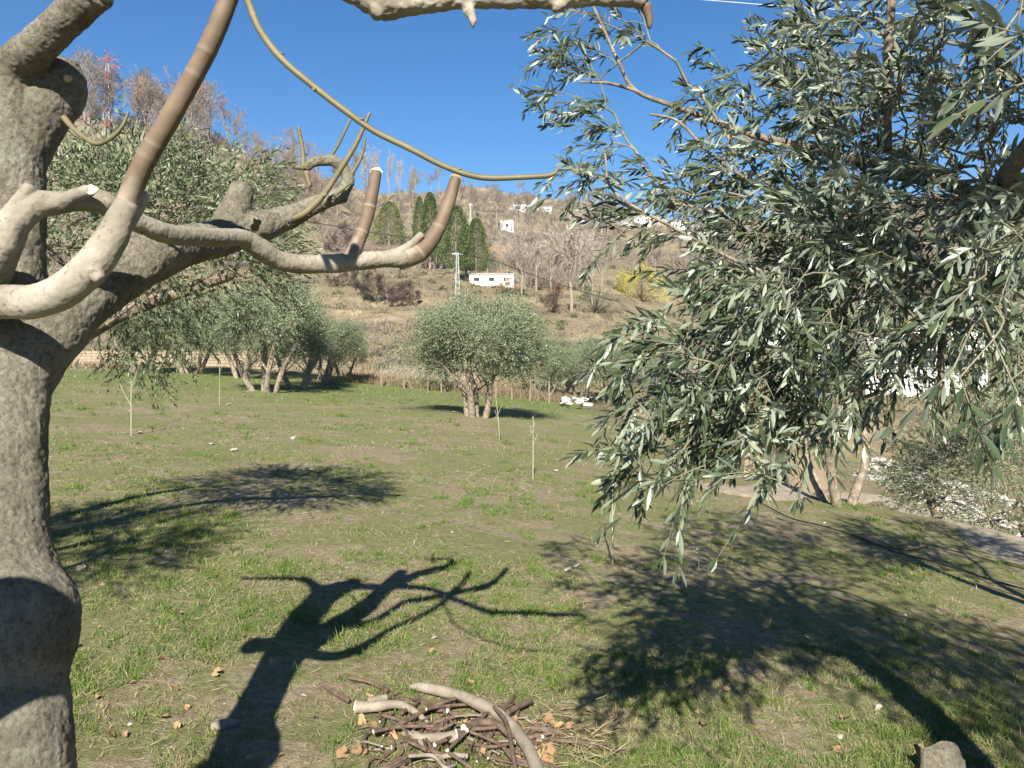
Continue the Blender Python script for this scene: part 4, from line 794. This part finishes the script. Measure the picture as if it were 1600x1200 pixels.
def pole(px, py, hpx, label, mat='pole_wood', arm=True, r=.11):
    p = gp(px, py); h = hpx*p[1]/F; t = thing('utility_pole', p, label, 'pole'); m_ = MB(); m_.tube([(0, 0, -.3), (0, 0, h/2), (0, 0, h)], [r, r*.9, r*.7], k=8); m_.build('post', mat, t)
    if arm: m_ = MB(); m_.box((0, 0, h*.94), (1.1, .1, .1)); m_.build('cross_arm', mat, t, False)
    return p+np.array([0, 0, h])
Q1 = pole(783, 448, 98, 'brown wooden utility pole right of the long white building'); pole(416, 338, 38, 'pale wooden pole on the terrace behind the fig limb'); Q2 = pole(238, 200, 84, 'thin pale antenna mast on the left ridge', 'white_paint', False, .07)
pole(1512, 470, 130, 'wooden pole hidden among the olive leaves at the right') if False else None
def cable(pts, r, label, mat='black_plastic', sag=0.0, cat='cable'):
    P = np.array(pts); Q = []
    for a, b in zip(P[:-1], P[1:]):
        for t in np.linspace(0, 1, 20, endpoint=False): q = a+(b-a)*t; q[2] -= sag*4*t*(1-t); Q.append(q)
    Q.append(P[-1]); m_ = MB(); m_.tube(Q, [r]*len(Q), k=6, step=1e3, cap=True); o = m_.build('overhead_cable', mat, None, True, Q[0]); return tag(o, label, cat)
cable([W(330, 300, 60), W(400, 328, 62), W(640, 372, 66)], .035, 'dark overhead cable sagging past the left terrace', sag=.15)
cable([W(640, 372, 66), W(775, 408, 68), W(960, 470, 68)], .035, 'dark overhead cable falling toward the tall bare tree', sag=.15)
cable([T1-[0, 0, .8], W(300, 175, 330), W(430, 235, 420)], .05, 'thin power line running down from the red and white pylon')
cable([W(1040, -8, 12), W(1090, -1, 12), W(1200, 8, 12), W(1420, 22, 12)], .005, 'thin white wire crossing the sky at the top', 'cable_pale')
cable([W(400, 492, 44), W(640, 550, 44), W(900, 560, 44)], .012, 'thin dark wire along the foot of the terraced slope')

# ------------------------------------------------------------------ rocks, rubble, walls on the right
def rock_mesh(seed, sharp=.35, flat=.7):
    rg = np.random.default_rng(seed); n, k = 9, 14; th = np.linspace(0, math.pi, n)[:, None]; ph = (np.arange(k)*2*math.pi/k)[None]
    V = np.stack([np.sin(th)*np.cos(ph), np.sin(th)*np.sin(ph), np.cos(th)+0*ph], -1); pl = rand_unit(13, rg); c = rg.uniform(.35, .75, 13)
    for q, cc in zip(pl, c): dt = V@q; V = V-np.maximum(dt-cc, 0)[..., None]*q*.95
    V = V*(1+sharp*.25*fbm(V[..., 0]*3+seed, V[..., 1]*3+V[..., 2]*2, seed, 3))[..., None]*np.array([1, rg.uniform(.6, .95), flat*rg.uniform(.6, 1)])
    i = np.arange(n-1)[:, None]*k; j = np.arange(k)[None]; j2 = (j+1) % k; mb = MB(); mb.add(V, [np.stack([i+j, i+k+j, i+k+j2, i+j2], -1).reshape(-1, 4)]); return mb.mesh('stone', False)
RW = []; RS = []
for q in range(6):
    a = rock_mesh(q+1, .3, .6); a.materials.append(MATS['white_rock']); RW.append(a); b = rock_mesh(q+21, .3, .55); b.materials.append(MATS['pale_stone']); RS.append(b)
def rock(p, r, meshes, label, group=None, name='rock', cat='rock', rg=RG):
    o = bpy.data.objects.new(name, meshes[rg.integers(len(meshes))]); link(o); o.location = tuple(float(v) for v in p); o.scale = (r*rg.uniform(.8, 1.25), r*rg.uniform(.8, 1.2), r*rg.uniform(.7, 1.1)); o.rotation_euler = (rg.uniform(-.3, .3), rg.uniform(-.3, .3), rg.uniform(0, 6.28)); return tag(o, label, cat, group)
rg = np.random.default_rng(12)
ed = [(1335, 745), (1375, 752), (1430, 780), (1490, 805), (1550, 825), (1620, 850)]
E = np.array([gp(*e) for e in ed])
def edge_pt(t, off):
    u = t*(len(E)-1); i = min(int(u), len(E)-2); a, b = E[i], E[i+1]; p = a+(b-a)*(u-i); d = unit((b-a)[:2]); nn = np.array([-d[1], d[0]]); nn = nn if nn[1] > 0 or nn[0] > 0 else -nn
    if nn[0] < 0: nn = -nn
    return p[:2]+nn*off
for i in range(260):
    t = rg.uniform(0, 1); off = rg.uniform(-.05, 1.5)+abs(rg.normal(0, .15)); q = edge_pt(t, off); r = .06+.17*rg.uniform(0, 1)**1.8+(.10 if i % 9 == 0 else 0); rock((q[0], q[1], float(H(*q))+r*.25+max(0, .6-.45*abs(off-.9))), r, RW, 'angular white rock in the rubble heap at the right edge of the path', 'rocks of the rubble heap', rg=rg)
def rubble():
    rg = np.random.default_rng(15); mb = MB(); 
    for i in range(2600):
        q = edge_pt(rg.uniform(0, 1), rg.uniform(-.25, 1.6)); r = rg.uniform(.012, .05); v = rand_unit(6, rg)*r; v = np.array([[1, 0, 0], [0, 1, 0], [-1, 0, 0], [0, -1, 0], [0, 0, .7], [0, 0, -.7]])*r*rg.uniform(.6, 1.2, (6, 1)); v = v+[q[0], q[1], float(H(*q))+rg.uniform(0, .2)*max(0, 1-abs(rg.uniform(-.2, 1.2)))]
        mb.add(v, [[[0, 1, 4], [1, 2, 4], [2, 3, 4], [3, 0, 4], [1, 0, 5], [2, 1, 5], [3, 2, 5], [0, 3, 5]]])
    tag(mb.build('rubble', 'white_rock', smooth=False), 'small broken white stone filling the rubble heap', 'rubble', kind='stuff')
rubble()
for i in range(26):
    p = gp(rg.uniform(882, 932), rg.uniform(622, 640)); r = rg.uniform(.12, .32); rock(p+[0, 0, r*.5+rg.uniform(0, .25)], r, RW, 'pale rock in the small heap at the far right corner of the grove', 'rocks of the far heap', rg=rg)
a, b = gp(1180, 748), gp(1296, 752); wall_along('retaining_wall', 'low sand coloured rendered wall behind the path', 'tan_render', a, b, (a[2]+.62, b[2]+.55), .35, 9)
for i in range(16):
    t = (i+.5)/16; q = a+(b-a)*t; rock((q[0], q[1], a[2]+.66), rg.uniform(.07, .12), RW, 'white stone laid on top of the sand coloured wall', 'stones on the sand coloured wall', rg=rg)
# the black hose
def hose():
    pts = [gp(x, y, .03) for x, y in ((1190, 790), (1235, 814), (1290, 828), (1345, 845), (1400, 868), (1450, 880), (1500, 896), (1560, 915), (1640, 935), (1750, 960))]
    m_ = MB(); m_.tube(pts, [.009]*len(pts), k=8, step=.08); tag(m_.build('hose', 'black_plastic', None, True, pts[0]), 'thin black irrigation hose lying along the shaded path edge', 'hose')
    pts = [gp(x, y, .02) for x, y in ((1330, 838), (1375, 855), (1420, 862), (1450, 856))]; m_ = MB(); m_.tube(pts, [.01]*4, k=6, step=.08); tag(m_.build('stick', 'stick_brown', None, True, pts[0]), 'bent dark stick lying beside the black hose', 'stick')
hose()

# ------------------------------------------------------------------ saplings and their stakes
def sapling(px, py, top, label, r=.012, arms=(), leafy=0, lean=0, seed=1):
    rg = np.random.default_rng(seed); p = gp(px, py); d = p[1]; h = (py-top)/F*d; t = thing('sapling', p, label, 'sapling', 'young saplings in the grove'); r = r*.72; m_ = MB(); m_.tube([(0, 0, -.05), (lean*.4, 0, h*.5), (lean, 0, h)], [r, r*.85, r*.6], k=8, wob=.12, seed=seed); m_.build('stem', 'sapling_bark', t)
    for z, dx, L in arms: m_ = MB(); m_.tube([(lean*z, 0, h*z), (lean*z+dx*L*.55, .02, h*z+L*.5), (lean*z+dx*L, .05, h*z+L)], [r*.7, r*.5, r*.25], k=6, wob=.1); m_.build('branch', 'sapling_bark', t)
    if leafy: lm = MB(); n = leafy; z = rg.uniform(.55, 1.05, n); P = np.stack([lean*z+rg.normal(0, .01, n), rg.normal(0, .01, n), h*z], 1); leaves(lm, P, rand_unit(n, rg)+[0, 0, .3], rand_unit(n, rg), .05, .013, .1, 1, rg.uniform(0, 1, n)); lm.build('leaves', 'olive_leaf_grey', t)
    return t
sapling(205, 681, 560, 'young forked sapling with pale stem below the hanging olive crown', .016, ((.38, -.55, .42), (.6, .25, .3)), 40, seed=2)
sapling(343, 633, 560, 'thin pale staked sapling in the left part of the grass', .014, ((.7, .3, .2),), 24, seed=3)
sapling(833, 749, 652, 'pale bare sapling standing alone in the centre right grass', .013, ((.55, .4, .16), (.7, -.4, .14), (.8, .3, .1)), 10, seed=4)
sapling(957, 882, 735, 'pale sapling under the drooping tips of the foreground olive', .011, ((.5, .3, .1),), 0, seed=5)
sapling(781, 690, 622, 'faint thin sapling right before the middle olive', .012, ((.5, -.3, .2), (.6, .4, .2)), 14, -.08, seed=6)
sapling(1092, 893, 850, 'tiny whip sapling at the edge of the large leaf shadow', .004, (), 6, seed=7)

# ------------------------------------------------------------------ the heap of pruned wood
def stick(pts, label, mat='stick_brown', rings=(), group=None, cuts=(), k=12, wob=.08, name='stick', cat='stick', seed=0):
    """pts: (px, row of the ground under it, lift in m, radius in m)"""
    P = [gp(p[0], p[1], p[2]) for p in pts]; P = np.array(P); o = P[0].copy(); m_ = MB(); Q, R = m_.tube(P, [p[3] for p in pts], k=k, wob=wob, seed=seed, rings=rings); q = m_.build(name, mat, None, True, o); tag(q, label, cat, group)
    for c in cuts:
        if c == 0: disc(Q[0]-o-unit(Q[1]-Q[0])*R[0]*.12, Q[0]-Q[3], R[0]*1.0, 'cut_wood', q, seed=seed)
        else: disc(Q[-1]-o+unit(Q[-1]-Q[-2])*R[-1]*.22, Q[-1]-Q[-4], R[-1]*1.0, 'cut_wood', q, seed=seed)
    return q
stick([(640, 1080, .02, .010), (662, 1086, .03, .025), (715, 1100, .035, .027), (765, 1124, .045, .027), (800, 1154, .045, .026), (828, 1192, .04, .027), (850, 1250, .03, .028)], 'thickest pale grey curved branch along the back of the wood heap', 'stick_grey', seed=3, wob=.1)
stick([(556, 1116, .03, .028), (585, 1118, .035, .023), (622, 1114, .035, .018), (650, 1126, .03, .015), (672, 1140, .015, .011)], 'cut log with a bright round end at the left of the wood heap', 'stick_grey', (.3,), cuts=(0,), seed=4, name='log', cat='log')
stick([(575, 1108, .03, .018), (604, 1100, .03, .015)], 'short grey stub behind the bright ended log', 'stick_grey', seed=5)
stick([(712, 1166, .04, .026), (690, 1168, .04, .022), (655, 1164, .03, .017), (632, 1154, .02, .014)], 'stubby branch with a large white cut in the middle of the heap', 'stick_grey', cuts=(0,), seed=6, name='log', cat='log')
stick([(725, 1160, .05, .020), (748, 1148, .05, .017), (775, 1150, .05, .015), (800, 1165, .03, .012)], 'bent brown branch leaving the large white cut', seed=7, cuts=(0,))
stick([(828, 1145, .02, .012), (870, 1152, .02, .012), (920, 1170, .015, .010), (985, 1182, .01, .006)], 'long straight brown stick pointing right from the heap', seed=8)
stick([(500, 1072, .01, .008), (520, 1086, .015, .011), (545, 1102, .02, .012)], 'short stick in the tree shadow left of the heap', seed=9)
stick([(545, 1066, .015, .007), (580, 1074, .02, .009), (606, 1086, .02, .011)], 'thin twig just behind the bright ended log', seed=10)
stick([(792, 1128, .04, .013), (812, 1118, .04, .014), (830, 1110, .04, .014)], 'thick brown stub poking out behind the heap on its right', seed=11)
stick([(772, 1132, .075, .008), (790, 1160, .085, .010), (800, 1200, .07, .010), (808, 1240, .03, .008)], 'dark curved stick lying across the thick grey branch', seed=12)
stick([(330, 1140, .005, .02), (352, 1136, .01, .024), (372, 1132, .005, .016)], 'pale rotten chunk of wood in the grass beside the fig shadow', 'stick_grey', seed=13, name='log', cat='log')
rg = np.random.default_rng(90)
for i in range(84):
    cx = rg.normal(705, 76); cy = 1158+rg.normal(0, 34); cy = min(max(cy, 1108), 1260); cx = min(max(cx, 575), 860); a = rg.uniform(0, math.pi); c = gp(cx, cy); L = rg.uniform(.08, .46); r = rg.uniform(.0035, .0105); dx, dy = math.cos(a)*L/2, math.sin(a)*L/2; z = rg.uniform(.0, .045)*math.exp(-((cx-700)/90)**2)+.008
    P = np.array([[c[0]-dx, c[1]-dy, 0], [c[0]-dx*.3+rg.normal(0, .022), c[1]-dy*.3+rg.normal(0, .022), 0], [c[0]+dx*.4+rg.normal(0, .022), c[1]+dy*.4+rg.normal(0, .02), 0], [c[0]+dx, c[1]+dy, 0]]); P[:, 2] = H(P[:, 0], P[:, 1])+z+np.linspace(-.5, .5, 4)*rg.uniform(-.05, .05)
    P[:, 2] = np.maximum(P[:, 2], H(P[:, 0], P[:, 1])+r*.6)
    m_ = MB(); Q, R = m_.tube(P, [r, r*1.05, r*.95, r*.8], k=8, wob=.2, seed=i, rings=(.3, .7))
    if i % 2: f = Q[len(Q)//3]; m_.tube([f, f+unit(P[-1]-P[0]+rg.normal(0, .5, 3)*L*[1, 1, .15])*L*.25, f+unit(P[-1]-P[0]+rg.normal(0, .4, 3)*L*[1, 1, .1])*L*rg.uniform(.35, .5)], [r*.7, r*.55, r*.35], k=6, wob=.1, seed=i)
    q = m_.build('stick', 'stick_brown' if i % 7 else 'stick_grey', None, True, P[0]); tag(q, 'brown pruned stick lying in the heap of cut wood' if i % 7 else 'greyish pruned stick lying in the heap of cut wood', 'stick', 'sticks of the wood heap')
    if i % 2 == 0: disc(Q[0]-P[0]-unit(Q[1]-Q[0])*R[0]*.12, Q[0]-Q[3], R[0]*1.0, 'cut_wood', q, seed=i)
# stump at the lower right corner
def stump():
    p = gp(1488, 1222); t = thing('tree_stump', p, 'weathered grey cut stump in the grass at the lower right corner', 'stump'); m_ = MB(); k = 26; th = np.arange(k)*2*math.pi/k; n = 9; V = np.zeros((n, k, 3))
    for i in range(n):
        z = i/(n-1); r = (.085+.06*(1-z)**2)*(1+.38*fbm(np.cos(th)*2.3, np.sin(th)*2.3+z*.8, 3, 3)*2); V[i] = np.stack([np.cos(th)*r*1.15-.03*z, np.sin(th)*r*.8+.03*z, -.06+(.17+.07*np.cos(th+2)+.02*np.sin(th*3))*z+0*th], 1)
    i = np.arange(n-1)[:, None]*k; j = np.arange(k)[None]; j2 = (j+1) % k; m_.add(V, [np.stack([i+j, i+j2, i+k+j2, i+k+j], -1).reshape(-1, 4)]); m_.build('bark', 'fig_bark', t)
    m_ = MB(); c = V[-1].mean(0)-[0, 0, .03]; ring = V[-1]*.96+V[-1].mean(0)*.04-[0, 0, .004]; m_.add(np.concatenate([ring, (ring+c)/2+[0, 0, .003], [c]]), [np.stack([j[0], j2[0], k+j2[0], k+j[0]], 1), np.stack([k+j[0], k+j2[0], np.full(k, 2*k)], 1)]); m_.build('cut_face', 'weathered_wood', t)
stump()

# ------------------------------------------------------------------ stones, fallen leaves, grass
def dead_leaf_mesh(seed):
    rg = np.random.default_rng(seed); th = np.linspace(-math.pi*.92, math.pi*.92, 31); r = .55+.45*np.abs(np.cos(th*1.25))**.8; r *= 1+rg.normal(0, .05, 31); mb = MB(); V = [[0, 0, 0]]
    for f in (.5, 1.0):
        for a, q in zip(th, r): x, y = math.sin(a)*q*f, math.cos(a)*q*f; V.append([x, y, .55*(x*x*rg.uniform(.7, 1.1)+.6*y*abs(y)*rg.uniform(.2, 1)*(1 if seed % 2 else -1))+rg.normal(0, .03)])
    V = np.array(V); n = 31; j = np.arange(n-1); mb.add(V, [np.stack([0*j, 1+j+1, 1+j], 1), np.stack([1+j, 2+j, 2+n+j, 1+n+j], 1)], rg.uniform(0, 1)); mb.frusta([(0, 0, 0)], [(.1, -1.1, .15)], .03, .02, 4, .5); a = mb.mesh('dead_leaf'); a.materials.append(MATS['dead_leaf']); return a
DL = [dead_leaf_mesh(s) for s in range(7)]
rg = np.random.default_rng(44)
def put_leaf(px, py, label, group, s=None):
    p = gp(px, py); o = bpy.data.objects.new('dead_leaf', DL[rg.integers(7)]); link(o); s = s or rg.uniform(.010, .024); o.location = (p[0], p[1], p[2]+.012+s*.2); o.scale = (s, s*rg.uniform(.8, 1.2), s); o.rotation_euler = (rg.normal(0, .5), rg.normal(0, .5), rg.uniform(0, 6.28)); tag(o, label, 'leaf', group)
for i in range(34): put_leaf(rg.normal(850, 28), rg.uniform(1120, 1215), 'crumpled orange brown fallen leaf in the drift right of the wood heap', 'fallen leaves right of the heap', rg.uniform(.014, .03))
for i in range(26): put_leaf(rg.normal(690, 70), rg.uniform(1080, 1200), 'curled tan fallen leaf among the sticks of the heap', 'fallen leaves in the heap', rg.uniform(.016, .03))
for i in range(60): put_leaf(rg.uniform(110, 1500), 860+340*rg.uniform(0, 1)**.7, 'small dry brown leaf lying in the open grass', 'fallen leaves in the grass')
for x, y, lb in ((172, 1156, 'large curled rust brown leaf near the foot of the fig'), (338, 1058, 'tan curled leaf left of the fig shadow'), (535, 1186, 'pale tan leaf left below the wood heap'), (1322, 1128, 'orange leaf in the shade near the stump'), (296, 890, 'ochre leaf near the top of the fig shadow'), (1100, 1138, 'tan leaf below the big leafy shadow')): put_leaf(x, y, lb, None, .03)
for x, y, r, lb in ((125, 890, .055, 'flat reddish beige stone beside the fig trunk'), (886, 893, .06, 'larger flat tan stone right of the branch shadows'), (901, 886, .035, 'upright small tan stone touching the larger flat one'), (219, 679, .075, 'white stone at the foot of the forked sapling'), (331, 695, .06, 'small upright white stone between the left shadows'), (366, 705, .09, 'grey flat stone at the upper edge of the left shadow'),
               (357, 633, .10, 'brown clod of earth beside the staked sapling'), (869, 738, .07, 'white flat stone right of the lone pale sapling'), (964, 914, .04, 'pale clod with a hole at the top of the leafy shadow'), (1021, 1130, .035, 'bright white pebble below the leafy shadow'), (1312, 1153, .03, 'white pebble in the shade left of the stump'), (1372, 1110, .045, 'pale grey stone lying in the leafy shadow'),
               (488, 737, .07, 'white stone in the shadow patch at left centre'), (458, 686, .07, 'pale upright stone above the left shadow patch'), (678, 1000, .03, 'blue grey stone at the tip of a branch shadow'), (1288, 820, .05, 'white stone beside the black hose'), (709, 645, .09, 'white stone at the foot of the middle olive')): rock(gp(x, y, r*.25), r, RS, lb, name='stone', cat='stone', rg=rg)
for lo, hi, r0, r1, n, lb, gr in ((80, 900, 585, 700, 40, 'small pale stone in the far grass of the grove', 'stones in the far grass'), (80, 1250, 700, 860, 34, 'small pale stone in the middle of the grass', 'stones in the middle grass'), (120, 1500, 860, 1190, 30, 'little pale pebble in the near grass', 'pebbles in the near grass')):
    for i in range(n): p = gp(rg.uniform(lo, hi), rg.uniform(r0, r1)); rr = (.009+.0018*p[1])*rg.uniform(.4, 1.1); rock(p+[0, 0, rr*.15], rr, RS, lb, gr, 'stone', 'stone', rg)
def grass():
    rg = np.random.default_rng(60); mb = MB()
    def wet(P): return fbm(P[:, 0]*.55, P[:, 1]*.55, 61, 3)*1.5+fbm(P[:, 0]*2.4, P[:, 1]*2.4, 62, 3)*1.4+.35*sstep(20, 30, P[:, 1])
    P = ground_pts(150000, -350, 1950, 572, 1330, rg, 2.2, 40); wv = wet(P)+rg.normal(0, .12, len(P)); P = P[wv > .0]; wv = wv[wv > .0]; n = len(P); D = rg.normal(0, .75, (n, 3)); D[:, 2] = 1; d = P[:, 1]
    L = (.016+.022*rg.uniform(0, 1, n)+.0016*d)*(1+1.0*np.clip(wv, 0, 1)); tone = np.clip(.74-wv*.95+rg.normal(0, .25, n), 0, 1); ribbons(mb, P-[0, 0, .004], D, L, .0016+.0009*d, .45, tone, rg)
    # tufts
    T = ground_pts(4200, -300, 1900, 580, 1300, rg, 2.2, 34); T = T[(wet(T) > .02) | (rg.uniform(size=len(T)) < .12)]
    ex = [gp(x+rg.normal(0, 9), y+rg.normal(0, 6)) for x, y, k in ((745, 775, 8), (775, 800, 7), (735, 790, 6), (800, 770, 5), (830, 780, 7), (826, 838, 4), (915, 770, 6), (925, 790, 4), (565, 733, 5), (262, 915, 6), (255, 905, 4), (395, 975, 5), (560, 910, 3), (690, 775, 3), (100, 1090, 4), (1420, 1005, 8), (1395, 1150, 9), (1440, 1150, 7), (720, 1070, 7), (740, 1080, 5), (640, 1085, 4), (1330, 795, 9), (1370, 812, 8), (1300, 790, 6), (1420, 830, 6), (130, 640, 6), (250, 640, 5), (600, 1150, 4), (520, 1170, 5)) for _ in range(k)]
    T = np.concatenate([T, ex]); k = 24; i = np.repeat(np.arange(len(T)), k); P = T[i]+rg.normal(0, 1, (len(i), 3))*[1, 1, 0]*(.014+.0028*T[i][:, 1:2]); P[:, 2] = H(P[:, 0], P[:, 1])-.004; D = (P-T[i])*9; D[:, 2] = 1; D += rg.normal(0, .28, D.shape); D[:, 2] = abs(D[:, 2])
    hh = rg.uniform(.5, 1.25, len(T))[i]*(.045+.0042*T[i][:, 1]); tn = np.clip(rg.normal(.12, .14, len(T))[i]+rg.normal(0, .12, len(i)), 0, 1); ribbons(mb, P, D, hh*rg.uniform(.5, 1.1, len(i)), .0019+.0007*P[:, 1], .4, tn, rg, 3)
    tag(mb.build('grass', 'grass_blade', smooth=False), 'short patchy grass and green tufts growing over the grove', 'grass', kind='stuff')
    mb = MB(); P = ground_pts(26000, -300, 1900, 600, 1300, rg, 2.2, 26); P = P[::3]; P = P[fbm(P[:, 0]*1.1, P[:, 1]*1.1, 66, 3)+rg.normal(0, .1, len(P)) > -.12]; n = len(P); D = rg.normal(0, 1, (n, 3)); D[:, 2] = abs(D[:, 2])*.22; ribbons(mb, P+[0, 0, .006], D, rg.uniform(.02, .08, n)+.002*P[:, 1], .0014+.0006*P[:, 1], .3, rg.uniform(0, 1, n), rg)
    c = gp(925, 1130); a = rg.uniform(0, 6.28, 160); Pn = c+np.stack([np.cos(a)*.16*rg.uniform(.5, 1, 160), np.sin(a)*.12*rg.uniform(.5, 1, 160), np.full(160, .012)], 1); ribbons(mb, Pn, np.stack([-np.sin(a), np.cos(a), rg.uniform(0, .3, 160)], 1), .12, .004, .4, rg.uniform(0, 1, 160), rg, 3)
    c = gp(880, 1170); Pn = c+rg.normal(0, 1, (260, 3))*[.13, .14, 0]+[0, 0, .02]; ribbons(mb, Pn, np.stack([rg.normal(0, 1, 260), rg.normal(0, 1, 260), rg.uniform(0, .4, 260)], 1), rg.uniform(.05, .16, 260), .0045, .3, rg.uniform(0, 1, 260), rg, 3)
    tag(mb.build('straw_litter', 'straw', smooth=False), 'dry straw and bleached grass stems scattered over the turf', 'straw', kind='stuff')
grass()

# ------------------------------------------------------------------ the air
def air():
    mb = MB(); mb.box((0, 700, 95), (2400, 1560, 240)); o = mb.build('haze', 'air', None, False); tag(o, 'thin pale air over the whole valley', 'haze', kind='stuff')
mh = bpy.data.materials.new('air'); mh.use_nodes = True; mh.node_tree.nodes.clear(); vo_ = mh.node_tree.nodes.new('ShaderNodeVolumePrincipled'); vo_.inputs['Color'].default_value = (.86, .91, 1, 1); vo_.inputs['Density'].default_value = .00017; vo_.inputs['Anisotropy'].default_value = .2
oo_ = mh.node_tree.nodes.new('ShaderNodeOutputMaterial'); mh.node_tree.links.new(vo_.outputs[0], oo_.inputs['Volume']); MATS['air'] = mh; air()
